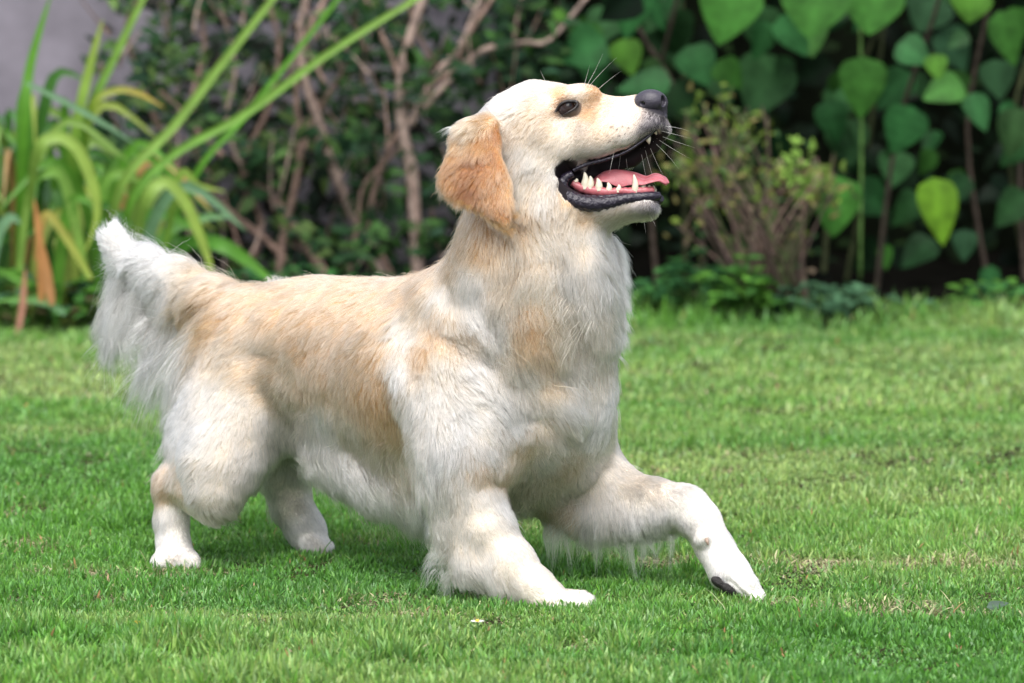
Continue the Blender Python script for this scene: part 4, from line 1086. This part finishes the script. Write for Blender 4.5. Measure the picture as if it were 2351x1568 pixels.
# ------------------------------------------------------------------ leaf and branch builders for the border
class Leaves:
    def __init__(s): s.V = []; s.F = []; s.C = []; s.n = 0
    def leaf(s, base, d, nrm, ln, wd, col, fold=.15, droop=.25, nl=7, rib=1.25, tipx=1.0):
        """ovate leaf from base along d, facing nrm"""
        d = np.asarray(d, float); d /= np.linalg.norm(d); nrm = np.asarray(nrm, float); nrm = nrm - d * (nrm @ d); nrm /= max(np.linalg.norm(nrm), 1e-6)
        b = np.cross(nrm, d); col = np.asarray(col); P = np.asarray(base, float)
        i0 = s.n
        for i in range(nl + 1):
            u = i / nl
            w = wd * .5 * math.sin(math.pi * min(1, u ** .62)) ** .8 * (1 - .15 * u) if 0 < u < 1 else 0.0
            z = -droop * ln * u * u
            for j, v in enumerate((-1, -.5, 0, .5, 1)):
                q = P + d * ln * u + nrm * (z + fold * abs(v) * w * (1 if tipx > 0 else -1) - .25 * fold * w * (v * v)) + b * v * w
                s.V.append(q); s.C.append(col * (rib if v == 0 else (1.0 - .04 * abs(v)) * (1.07 if i % 2 else .94)))
        for i in range(nl):
            for j in range(4):
                a = i0 + i * 5 + j; s.F.append((a, a + 1, a + 6, a + 5))
        s.n += (nl + 1) * 5
    def strap(s, pts, wd, col, col2=None, tip=.02, flat=(0, -1, .25), n=6, body=.35):
        P = spline(pts, n); m = len(P); i0 = s.n; fl = np.array(flat, float)
        for i, p in enumerate(P):
            u = i / (m - 1); t = P[min(i + 1, m - 1)] - P[max(i - 1, 0)]; t /= np.linalg.norm(t)
            b = np.cross(t, fl); b /= max(np.linalg.norm(b), 1e-6); nn = np.cross(b, t)
            w = wd * .5 * min(1, .55 + u * 2) * (1 - max(0, (u - .55) / .45) ** 1.6 * (1 - tip))
            c = np.asarray(col) * (1 - u) + np.asarray(col2 if col2 is not None else col) * u
            for v in (-1, 0, 1):
                s.V.append(p + b * v * w + nn * (abs(v) * w * body)); s.C.append(c * (1.12 if v == 0 else .95))
        for i in range(m - 1):
            for j in range(2):
                a = i0 + i * 3 + j; s.F.append((a, a + 1, a + 4, a + 3))
        s.n += m * 3
    def build(s, name, mat, parent=None):
        return link(name, mesh_np(name, np.array(s.V), s.F, cols=np.array(s.C)), mat, parent)
class Wood:
    def __init__(s): s.V = []; s.F = []; s.C = []
    def branch(s, pts, r0, r1, col, n=8, seg=5, knots=.12, seed=0):
        P = spline(pts, seg); m = len(P); r = random.Random(seed)
        R = [(r0 + (r1 - r0) * i / (m - 1)) * (1 + knots * r.uniform(-1, 1)) for i in range(m)]
        k = len(s.V); tube(P, R, n, V=s.V, F=s.F)
        for i in range(len(s.V) - k): s.C.append(np.asarray(col) * r.uniform(.8, 1.2))
    def build(s, name, mat, parent=None):
        return link(name, mesh_np(name, np.array(s.V), s.F, cols=np.array(s.C)), mat, parent)
M_leaf = leafy_mat('broad_leaf', .16, .45, .07, .30, 25)
M_strap = leafy_mat('strap_leaf', .28, .42, .3, .15, 20)
M_small = leafy_mat('small_leaf', .22, .55, .1, .25, 20)
M_bark = simple_mat('bark', (.2, .15, .12), rough=.85, spec=.2, attr='col', noise=.45, scale=45, bump=1, bscale=90)
rr = random.Random(21)
def rv(a, b): return rr.uniform(a, b)

# garden wall on the left, behind the plants
M_wall = simple_mat('wall_render', (.20, .185, .215), rough=.9, spec=.2, noise=.35, scale=5, bump=.6, bscale=30)
def boxmesh(x0, x1, y0, y1, z0, z1):
    V = [(x, y, z) for z in (z0, z1) for y in (y0, y1) for x in (x0, x1)]
    return V, [(0, 2, 3, 1), (4, 5, 7, 6), (0, 1, 5, 4), (2, 6, 7, 3), (0, 4, 6, 2), (1, 3, 7, 5)]
V, F = boxmesh(-8, -.05, 5.95, 6.15, -.1, 1.9)
Vc, Fc2 = boxmesh(-8.03, -.02, 5.90, 6.20, 1.9, 1.97)
wall = empty('garden_wall', (-4, 6.0, 0)); tag(wall, 'grey rendered garden wall behind the strap-leaved plant', 'wall')
wm = link('wall', mesh_np('wall', V, F, smooth=False), M_wall, wall); link('coping', mesh_np('coping', Vc, Fc2, smooth=False), M_wall, wall)

# strap-leaved plant at the left
sp = empty('strap_leaf_plant', W(190, 750, 4.45)); sp.location.z = .02; tag(sp, 'large clump of long arching green strap leaves at the left edge of the lawn', 'plant')
def PX(pts, Y): return [W(x, y, Y if len(p) < 1 else Y + p[0]) for x, y, *p in pts]
G1, G2, G3, G4, G5, OR = (.095, .26, .025), (.19, .33, .06), (.05, .17, .022), (.27, .36, .06), (.12, .24, .12), (.42, .20, .07)
def px_m(p, Y): return p / FPX * (CAM_D + Y)
explicit = [
    ([(245, 640, .1), (278, 430), (400, 290), (500, 160), (640, -20)], 22, G2, G2, 4.2, 'stalk'),
    ([(270, 640, .1), (300, 465), (400, 355), (560, 265), (760, 120), (975, -15)], 20, G1, G2, 4.15, 'stalk'),
    ([(360, 620, .1), (450, 400), (560, 270), (640, 170), (790, -20)], 15, G1, G1, 4.5, 'stalk'),
    ([(150, 560, .1), (200, 280), (260, 140), (335, -15)], 20, G1, G2, 4.4, 'stalk'),
    ([(60, 190), (150, 235), (240, 285), (310, 330)], 13, G5, G5, 4.1, 'leaf'),
    ([(70, 480, .1), (85, 350), (130, 315), (180, 345), (215, 430), (222, 500), (195, 580)], 28, G2, G4, 4.1, 'leaf'),
    ([(300, 640, .15), (330, 470), (375, 418), (420, 455), (455, 530), (480, 600), (492, 650)], 27, G2, G4, 4.1, 'leaf'),
    ([(40, 620, .1), (55, 300), (70, 150), (118, -15)], 24, G1, G1, 4.3, 'leaf'), ([(60, 640, .1), (60, 400), (55, 260), (60, 180)], 42, G3, G1, 4.35, 'leaf'),
    ([(150, 600, .1), (170, 330), (205, 160), (236, 45)], 24, G1, G4, 4.35, 'leaf'),
    ([(190, 420, .1), (210, 250), (265, 208), (320, 215), (378, 248)], 17, G1, (.4, .28, .05), 4.3, 'leaf'),
    ([(360, 640, .1), (430, 560, .1), (500, 560), (570, 600), (640, 660)], 34, G3, G1, 4.25, 'leaf'),
    ([(340, 700), (380, 560), (415, 400), (455, 425), (520, 440)], 18, G1, G4, 4.3, 'leaf'),
    ([(95, 700), (92, 560), (78, 455)], 18, OR, OR, 4.1, 'leaf'), ([(120, 700), (110, 640), (98, 560)], 22, (.35, .18, .08), OR, 4.08, 'leaf'), ([(40, 770), (52, 700), (58, 615)], 16, (.35, .17, .13), (.4, .2, .12), 4.05, 'leaf'),
    ([(-20, 640), (-5, 540), (25, 500), (48, 515)], 26, G5, G5, 4.1, 'leaf'), ([(130, 700), (60, 650), (-10, 615)], 22, G1, G1, 4.2, 'leaf'), ([(150, 720), (90, 690), (-10, 690)], 18, G5, G1, 4.1, 'leaf'),
    ([(200, 640), (150, 420), (100, 400), (60, 440)], 26, G2, G1, 4.2, 'leaf'), ([(230, 640), (240, 430), (290, 400), (330, 430)], 24, G1, G2, 4.3, 'leaf'),
    ([(210, 640), (120, 500), (95, 520), (80, 600)], 20, G4, OR, 4.15, 'leaf'), ([(250, 650), (330, 500), (420, 510), (500, 560)], 26, G3, G1, 4.4, 'leaf'), ([(250, 660), (380, 540), (470, 500), (540, 500)], 20, G1, G5, 4.5, 'leaf'),
]
for pts, w, c1, c2, Y, nm in explicit:
    L_ = Leaves(); L_.strap(PX(pts, Y), px_m(w, Y), c1, c2, body=.25 if nm == 'leaf' else .6, tip=.05 if nm == 'leaf' else .7)
    L_.build(nm, M_strap, sp)
L_ = Leaves()
for i in range(190):
    b = np.array([rv(-1.95, -.95), rv(-.15, .75) + 4.35, .02]); az = rv(0, 2 * math.pi); ln = rv(.35, .85); ln *= .8 if b[0] > -1.2 else 1
    out = np.array([math.cos(az), math.sin(az) * .6, 0]); k = rv(.25, .8)
    p = [b, b + np.array([0, 0, ln * .45]) + out * ln * .12 * k, b + np.array([0, 0, ln * (.80 - .25 * k)]) + out * ln * .38 * k, b + np.array([0, 0, ln * (.92 - .75 * k)]) + out * ln * .8 * k]
    c = rr.choice([G1, G1, G3, G3, G2, G5, G4]) if rr.random() > .08 else (.36, .22, .08)
    L_.strap(p, rv(.018, .036), np.array(c) * rv(.5, 1.0), np.array(c) * rv(.7, 1.1), n=4)
L_.build('foliage', M_strap, sp)

# ivy-like climber on the wall between the shrubs, shade put into its leaf colour
cl_ = empty('wall_climber', (-.9, 5.8, .03)); tag(cl_, 'leafy climber with shade in its leaf colour, covering the wall behind the bare stems', 'climber')
L_ = Leaves()
for i in range(1700):
    X = rv(-1.42, .35); Z = rv(.0, 1.85); Yd = rv(5.55, 5.93)
    if X < -1.0 and rr.random() < (-1.0 - X) / .32: continue
    if rr.random() < .10 * (1 - abs(Z - .5)): continue
    a = rv(0, 2 * math.pi); s_ = rv(.045, .09)
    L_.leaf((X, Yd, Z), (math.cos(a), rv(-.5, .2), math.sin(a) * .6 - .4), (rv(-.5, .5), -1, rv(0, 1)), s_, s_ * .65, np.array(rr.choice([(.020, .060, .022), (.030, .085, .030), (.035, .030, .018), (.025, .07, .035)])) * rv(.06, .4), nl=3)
L_.build('foliage', leafy_mat('climber_leaf', .1, .6, .2, .3, 12), cl_)
# bare-stemmed shrubs in the middle
BR, BR2, BR3 = (.23, .155, .125), (.15, .10, .08), (.31, .23, .195)
def shrub(name, label, loc, branches, Y, twigs, leaves, area, lcol, lsize=(.03, .06)):
    o = empty(name, loc); tag(o, label, 'shrub', 'shrubs in the border behind the lawn')
    wd = Wood()
    for k, (pts, w0, w1, c) in enumerate(branches):
        wd.branch([W(x, y, Y + (p[0] if p else 0)) for x, y, *p in pts], px_m(w0, Y) / 2, px_m(w1, Y) / 2, c, seed=k)
    x0, y0, x1, y1 = area
    for k in range(twigs):
        x = rv(x0, x1); y = rv(y0 + 80, y1); dx = rv(-90, 90); dy = -rv(60, 200); dY = rv(-.25, .35)
        wd.branch([W(x, y, Y + dY), W(x + dx * .4 + rv(-12, 12), y + dy * .4, Y + dY + rv(-.05, .05)), W(x + dx, y + dy, Y + dY + rv(-.1, .1))], px_m(rv(4, 9), Y) / 2, px_m(2.5, Y) / 2, rr.choice([BR, BR2, BR3]), n=5, seg=4, seed=1000 + k)
    wd.build('branches', M_bark, o)
    lv = Leaves()
    for k in range(leaves):
        c = W(rv(x0, x1), rv(y0, y1), Y + rv(-.3, .5))
        for q in range(rr.randint(3, 6)):
            a = rv(0, 2 * math.pi); d = np.array([math.cos(a), rv(-.7, .5), math.sin(a) * .7 + .1]); s_ = rv(*lsize)
            lv.leaf(c + np.array([rv(-.03, .03) for _ in range(3)]), d, (rv(-.5, .5), -.6 + rv(-.5, .5), rv(.2, 1)), s_, s_ * rv(.42, .6), np.array(rr.choice(lcol)) * rv(.25, .8), nl=4)
    lv.build('foliage', M_small, o)
    return o
DG = [(.020, .060, .022), (.030, .085, .030), (.025, .07, .035), (.05, .12, .03)]
shrub('woody_shrub', 'leggy shrub of bare brown stems in front of the wall, above the tail', (-.75, 5.3, .03), [
    ([(880, 640), (820, 510), (770, 400), (738, 295), (700, 180), (690, 60), (720, -60)], 27, 14, BR3),
    ([(750, 640), (690, 540), (640, 470), (560, 400), (480, 330), (400, 240), (330, 180)], 25, 10, BR),
    ([(640, 650), (650, 540), (680, 420), (690, 330), (680, 220), (700, 90), (770, -40)], 20, 12, BR),
    ([(560, 640), (600, 520), (560, 380), (620, 240), (640, 100), (600, -40)], 16, 9, BR2),
    ([(700, 650), (620, 560), (520, 480), (470, 400), (440, 250), (470, 100), (440, -40)], 18, 9, BR),
    ([(420, 640), (440, 480), (380, 330), (320, 180), (290, 60), (340, -40)], 17, 9, BR2),
    ([(690, 330), (740, 240), (800, 130), (820, -20)], 12, 8, BR2), ([(560, 400), (520, 280), (540, 150), (500, 0)], 11, 7, BR3), ([(380, 330), (450, 240), (540, 100), (570, -30)], 12, 7, BR3),
], 5.35, 70, 260, (230, -40, 860, 640), DG + [(.09, .18, .05), (.13, .22, .06)], (.035, .075))
shrub('woody_shrub', 'tall shrub with thick forked brown stem and dark leaves, left of the dog\'s ear', (-.28, 5.1, .03), [
    ([(962, 640), (957, 590), (946, 400), (925, 300), (922, 180), (940, 90), (980, -30)], 32, 20, BR3),
    ([(940, 290), (975, 220), (1010, 160), (1060, 100), (1110, -20)], 18, 11, BR3),
    ([(950, 270), (985, 200), (1040, 160), (1075, 80), (1150, -30)], 15, 10, BR),
    ([(960, 265), (1040, 175), (1110, 115), (1200, 98), (1262, 92), (1350, -10)], 15, 9, BR3),
    ([(905, 640), (850, 520), (870, 400), (900, 330), (925, 290)], 14, 12, BR2), ([(800, 640), (820, 520), (840, 420), (930, 330)], 10, 8, BR2),
    ([(925, 200), (890, 110), (850, 30), (830, -30)], 13, 8, BR), ([(1010, 160), (960, 80), (930, -20)], 9, 6, BR2),
], 5.15, 36, 200, (800, -40, 1300, 640), DG + [(.05, .13, .03)], (.035, .07))

# hydrangea: big heart-shaped leaves at the right
hy_ = empty('hydrangea_bush', (.95, 5.2, .03)); tag(hy_, 'hydrangea bush with large rounded green leaves, its back leaves coloured as deep shade', 'bush')
HG, HG2, HG3, HY = (.050, .168, .028), (.030, .122, .036), (.08, .215, .026), (.09, .195, .014)
hl = [  # centre x, y, length, width, tip angle (deg, 90 = down), colour, depth
    (1448, 22, 125, 90, 100, HG2, 4.9), (1672, 20, 150, 150, 105, HG, 4.75), (1868, 18, 130, 165, 100, HG, 4.8), (1822, 78, 105, 95, 50, HG2, 5.0), (1342, 112, 105, 110, 150, HG2, 4.95), (1440, 128, 85, 80, 70, HG3, 4.9),
    (1482, 192, 120, 80, 175, HG2, 4.8), (1602, 148, 100, 100, 60, HG2, 5.0), (1752, 195, 150, 140, 110, (.04, .12, .04), 5.1), (1980, 196, 135, 115, 90, HG, 4.8), (2097, 120, 85, 85, 30, HG2, 4.75), (2168, 206, 98, 88, 160, HG, 4.7),
    (2150, 152, 60, 55, 80, HG3, 4.72), (2074, 295, 112, 105, 110, HG2, 4.75), (2246, 255, 92, 62, 70, HG2, 4.8), (1922, 238, 80, 80, 120, (.04, .12, .04), 5.1), (1918, 470, 135, 118, 95, HG, 4.75), (2156, 478, 150, 98, 80, HY, 4.75),
    (2228, 14, 70, 100, 95, HG3, 4.7), (2312, 85, 125, 85, 70, HG, 4.8), (1945, 325, 110, 110, 80, (.03, .09, .03), 5.2), (2055, 385, 85, 85, 100, (.035, .11, .035), 5.1), (2130, 30, 90, 120, 120, (.03, .08, .035), 5.2), (2190, 110, 110, 90, 60, (.03, .09, .04), 5.2),
    (2272, 648, 80, 48, 95, HG2, 4.8), (2330, 60, 90, 80, 80, HG, 5.0), (2330, 300, 110, 90, 100, (.05, .12, .04), 4.95), (2000, 20, 110, 150, 95, HG, 4.85), (1745, 60, 100, 100, 90, (.03, .09, .03), 5.2), (1540, 90, 110, 110, 80, (.035, .10, .035), 5.15),
    (2215, 560, 70, 60, 90, (.04, .11, .05), 5.0), (1290, 40, 50, 30, 40, HG3, 4.9), (1510, 20, 110, 90, 120, (.04, .11, .04), 5.1), (1660, 200, 90, 80, 60, (.03, .08, .03), 5.2), (1385, 60, 90, 90, 120, (.04, .12, .04), 5.1), (2290, 180, 90, 90, 80, (.035, .1, .04), 5.1),
]
for (cx, cy, ln, wd, ang, c, Y) in hl:
    a = math.radians(ang); L1 = px_m(ln, Y); W1 = px_m(wd, Y)
    d = np.array([math.cos(a), rv(-.35, .05), -math.sin(a)]); cen = W(cx, cy, Y)
    nn = np.array([rv(-.25, .25), -1, rv(.25, .8)])
    L_ = Leaves(); L_.leaf(cen - d / np.linalg.norm(d) * L1 * .5, d, nn, L1 * 1.06, W1 * 1.06, np.array(c) * rv(.5, .9), fold=.22, droop=rv(.05, .2), nl=10)
    L_.build('leaf', M_leaf, hy_)
for i in range(64):
    cx, cy = rv(1290, 2351), rv(-30, 660)
    if cy > 300 and cx < 1880: continue
    Y = rv(4.95, 5.25); L1 = px_m(rv(60, 120), Y); a = math.radians(rv(20, 160)); d = np.array([math.cos(a), rv(-.5, .2), -math.sin(a)]); d /= np.linalg.norm(d)
    L_ = Leaves(); L_.leaf(W(cx, cy, Y) - d * L1 * .5, d, (rv(-.7, .7), -1, rv(-.1, 1.2)), L1, L1 * rv(.68, .92), np.array(rr.choice([HG, HG2, HG2, (.03, .10, .03)])) * rv(.25, .7), fold=rv(.1, .4), droop=rv(.0, .35), nl=9)
    L_.build('leaf', M_leaf, hy_)
L_ = Leaves(); wd_ = Wood()
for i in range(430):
    dark = rv(.03, .18); X = rv(.0, 3.2); Z = rv(.05, 1.9); Yd = rv(5.2, 5.9)  # back leaves darkened in colour to stand for shade inside the bush
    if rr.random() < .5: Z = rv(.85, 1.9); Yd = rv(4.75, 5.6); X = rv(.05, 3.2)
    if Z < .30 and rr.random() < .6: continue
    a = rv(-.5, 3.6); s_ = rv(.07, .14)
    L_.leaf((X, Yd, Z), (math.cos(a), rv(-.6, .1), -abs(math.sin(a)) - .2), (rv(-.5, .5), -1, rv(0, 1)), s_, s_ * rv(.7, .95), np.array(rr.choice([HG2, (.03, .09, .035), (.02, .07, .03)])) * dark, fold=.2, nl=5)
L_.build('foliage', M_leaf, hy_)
wd_.branch([W(1975, 640, 5.0), W(1978, 300, 4.95), W(1975, 60, 4.95), W(1970, -60, 4.95)], .005, .004, (.10, .20, .05), knots=.03)
for i in range(26):
    X = rv(.3, 2.6); Y0 = rv(5.0, 5.6)
    wd_.branch([(X, Y0, .02), (X + rv(-.1, .1), Y0 + rv(-.1, .1), .5), (X + rv(-.25, .25), Y0 + rv(-.3, .1), 1.0), (X + rv(-.35, .35), Y0 + rv(-.4, 0), 1.5)], .008, .004, rr.choice([(.05, .04, .03), (.04, .05, .02), (.06, .045, .035)]), n=6, seed=i)
wd_.build('stems', M_bark, hy_)

# dense evergreen hedge closing the border behind everything, deep shade put into its colours
hedge = empty('evergreen_hedge', (1.5, 6.6, 0)); tag(hedge, 'tall dense evergreen hedge with deep shade put into its colour, behind the hydrangea', 'hedge')
M_hedge = leafy_mat('hedge_leaf', .05, .8, .08, .3, 12)
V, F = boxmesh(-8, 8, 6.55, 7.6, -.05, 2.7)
core = mesh_np('core', V, F, smooth=False); link('core', core, simple_mat('hedge_shade_core', (.004, .006, .003), rough=1, spec=.05, noise=.5, scale=8), hedge)  # near-black core colour stands in for the shade inside the hedge
L_ = Leaves()
for i in range(6500):
    X = rv(-.3, 7.5) if rr.random() < .8 else rv(-8, 0); Z = rv(0, 2.75); Yd = rv(6.0, 6.6) if X > 0 else rv(6.3, 6.6)
    if X < .0: Z = rv(1.9, 2.75)
    a = rv(0, 2 * math.pi); s_ = rv(.05, .10)
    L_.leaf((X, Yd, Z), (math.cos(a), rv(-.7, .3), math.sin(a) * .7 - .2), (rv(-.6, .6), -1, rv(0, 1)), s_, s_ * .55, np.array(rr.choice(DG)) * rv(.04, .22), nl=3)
L_.build('foliage', M_hedge, hedge)

# small twiggy shrub in front of the hydrangea
tw = empty('twiggy_shrub', W(1790, 735, 4.55)); tw.location.z = .02; tag(tw, 'small half-bare twiggy shrub with yellow-green tips below the hydrangea, right of the dog\'s nose', 'shrub')
wd_ = Wood(); L_ = Leaves(); RB = (.30, .19, .17)
for k in range(48):
    bx_, by_ = 1770 + rv(-60, 90), rv(690, 740); tx, ty = rv(1540, 1920), rv(210, 520)
    if tx < 1600: ty = max(ty, 300)
    if tx > 1850: ty = max(ty, 400)
    dY = rv(-.18, .18); mx, my = bx_ + (tx - bx_) * rv(.3, .55), by_ + (ty - by_) * rv(.45, .6)
    c = np.array(rr.choice([RB, BR, (.12, .16, .06), (.16, .12, .09), (.20, .14, .12)])) * rv(.35, .9)
    wd_.branch([W(bx_, by_, 4.6), W(mx + rv(-15, 15), my, 4.6 + dY), W(tx, ty, 4.6 + dY * 1.4)], px_m(rv(6, 13), 4.6) / 2, px_m(3.5, 4.6) / 2, c, n=6, seed=k)
    for q in range(2):
        f = rv(.5, .9); ax_, ay_ = mx + (tx - mx) * f, my + (ty - my) * f
        wd_.branch([W(ax_, ay_, 4.6 + dY), W(ax_ + rv(-40, 40), ay_ - rv(20, 80), 4.6 + dY)], px_m(5, 4.6) / 2, px_m(2.5, 4.6) / 2, c, n=5, seg=3, seed=k + 99)
    n_l = 10 if ty < 420 else 4
    for q in range(n_l):
        p = W(tx + rv(-35, 35), ty + rv(-25, 60), 4.6 + dY * 1.4 + rv(-.05, .05)); a = rv(0, 6.28); s_ = rv(.018, .034)
        L_.leaf(p, (math.cos(a), rv(-.6, .3), math.sin(a)), (rv(-.5, .5), -.7, rv(.2, 1)), s_, s_ * .55, np.array(rr.choice([(.17, .25, .04), (.12, .20, .035), (.22, .20, .07), (.07, .14, .035)])) * rv(.35, .9), nl=3)
for k in range(130):
    p = W(1680 + rv(-120, 200), rv(300, 700), 4.65 + rv(-.1, .2)); a = rv(0, 6.28); s_ = rv(.018, .035)
    L_.leaf(p, (math.cos(a), rv(-.6, .3), math.sin(a)), (rv(-.5, .5), -.7, rv(.2, 1)), s_, s_ * .5, np.array(rr.choice([(.10, .17, .05), (.05, .12, .04), (.2, .15, .10)])) * rv(.5, 1.1), nl=3)
for q in range(40):
    p = W(1830 + rv(-25, 40), 390 + rv(-70, 50), 4.5 + rv(-.05, .05)); a = rv(0, 6.28); s_ = rv(.02, .035)
    L_.leaf(p, (math.cos(a), rv(-.6, .3), math.sin(a)), (rv(-.5, .5), -.7, rv(.2, 1)), s_, s_ * .6, np.array((.16, .28, .05)) * rv(.7, 1.2), nl=3)
wd_.build('branches', M_bark, tw); L_.build('foliage', M_small, tw)

# low leafy plants along the bed's edge
def low_plant(px, py, Y, spread, hgt, n, cols, size, label):
    o = empty('low_leafy_plant', W(px, py, Y)); b = np.array(o.location); b[2] = .02; o.location.z = .02
    tag(o, label, 'plant', 'low plants at the foot of the border')
    L = Leaves(); w = Wood()
    for k in range(n):
        a = rv(0, 6.28); r0 = spread * math.sqrt(rr.random()); h = hgt * rv(.25, 1) * (1 - .4 * r0 / spread)
        t = b + np.array([math.cos(a) * r0, math.sin(a) * r0 * .7, h])
        if k % 3 == 0: w.branch([b + np.array([math.cos(a) * r0 * .4, math.sin(a) * r0 * .3, 0]), t], .002, .0012, (.08, .14, .04), n=4, seg=3, seed=k)
        for q in range(2):
            a2 = rv(0, 6.28); s_ = rv(*size)
            L.leaf(t, (math.cos(a2), math.sin(a2) * .8 - .2, rv(-.3, .6)), (rv(-.4, .4), -.4, 1), s_, s_ * rv(.45, .75), np.array(rr.choice(cols)) * rv(.6, 1.15), nl=4)
    L.F += [tuple(i + len(L.V) for i in f) for f in w.F]; L.V += list(w.V); L.C += list(w.C)
    L.build('foliage', M_small, o)
g_a, g_b, g_c = [(.035, .12, .03), (.025, .09, .03)], [(.08, .21, .03), (.05, .15, .03)], [(.06, .14, .07), (.04, .10, .05)]
low_plant(1600, 728, 4.62, .13, .19, 70, g_a, (.03, .05), 'low dark green leafy plant at the border edge just right of the dog\'s chest')
low_plant(1705, 735, 4.50, .09, .17, 60, g_b, (.04, .06), 'bright green low leafy plant at the foot of the twiggy shrub')
low_plant(1880, 728, 4.55, .16, .10, 80, g_c, (.03, .05), 'grey-green low plant at the border edge right of the twiggy shrub')
low_plant(2080, 728, 4.7, .20, .05, 30, g_c, (.025, .04), 'short sparse plant at the border edge below the yellowish hydrangea leaf')
low_plant(2300, 730, 4.65, .14, .10, 30, g_b + g_a, (.03, .06), 'low green plant at the border edge at the right side of the photo')
low_plant(1470, 705, 4.75, .10, .09, 40, g_a, (.03, .045), 'tiny dark plant at the border edge directly beside the dog\'s chest')
low_plant(230, 755, 4.35, .28, .12, 120, g_b + [(.12, .10, .05)], (.03, .06), 'low leafy growth under the strap-leaved plant behind the tail')
low_plant(60, 760, 4.3, .18, .16, 90, g_b + g_c, (.03, .06), 'low leafy growth at the far left foot of the strap-leaved plant')
low_plant(700, 690, 4.9, .3, .12, 110, g_a, (.03, .05), 'low dark plant in the border above the dog\'s back')

# small things in the grass
def GP(px, py, z=.0):
    d = (CAM_H - z) * FPX / (py - 88); return W(px, py, d - CAM_D)
dz = empty('daisy', GP(1096, 1427, .026)); dz.location.z = 0; tag(dz, 'tiny white daisy with yellow centre in the grass in front of the near forepaw', 'flower')
q = GP(1096, 1427, .026)
V, F = tube([(q[0], q[1], 0), (q[0] + .001, q[1], .015), tuple(q)], .0008, 6); link('stem', mesh_np('stem', V, F), simple_mat('stem_green', (.08, .18, .03)), dz)
L_ = Leaves()
for k in range(14):
    a = 2 * math.pi * k / 14; L_.leaf(q + np.array([math.cos(a), math.sin(a), 0]) * .002, (math.cos(a), math.sin(a), .35), (0, -.2, 1), .0075, .0030, (.85, .85, .82), nl=3)
L_.build('petals', simple_mat('petal', (.85, .85, .82), rough=.6, trans=.3), dz)
V, F = uvsphere(q + np.array([0, 0, .001]), (.0028, .0028, .0018), nu=12, nv=8); link('centre', mesh_np('centre', V, F), simple_mat('daisy_centre', (.75, .50, .04), rough=.8), dz)
def fallen(px, py, Y, s_, col, label, up=.019):
    p = GP(px, py, up); L = Leaves(); a = rv(0, 6.28)
    L.leaf(p, (math.cos(a), math.sin(a) * .6, rv(.0, .35)), (rv(-.3, .3), -.6, 1), s_, s_ * .62, col, fold=.35, droop=-.1, nl=6)
    o = L.build('fallen_leaf', M_small); tag(o, label, 'leaf', 'leaves lying in the grass'); return o
fallen(335, 1440, -.10, .022, (.45, .38, .06), 'small yellow fallen leaf in the grass at lower left')
fallen(470, 1462, -.13, .026, (.20, .34, .14), 'pale green fallen leaf in the grass right of the yellow leaf')
fallen(1970, 1418, -.06, .020, (.14, .30, .06), 'round light green leaf in the grass at lower right')
fallen(2265, 1395, -.02, .030, (.08, .12, .09), 'grey-green broad leaf standing in the grass near the right edge', .02)
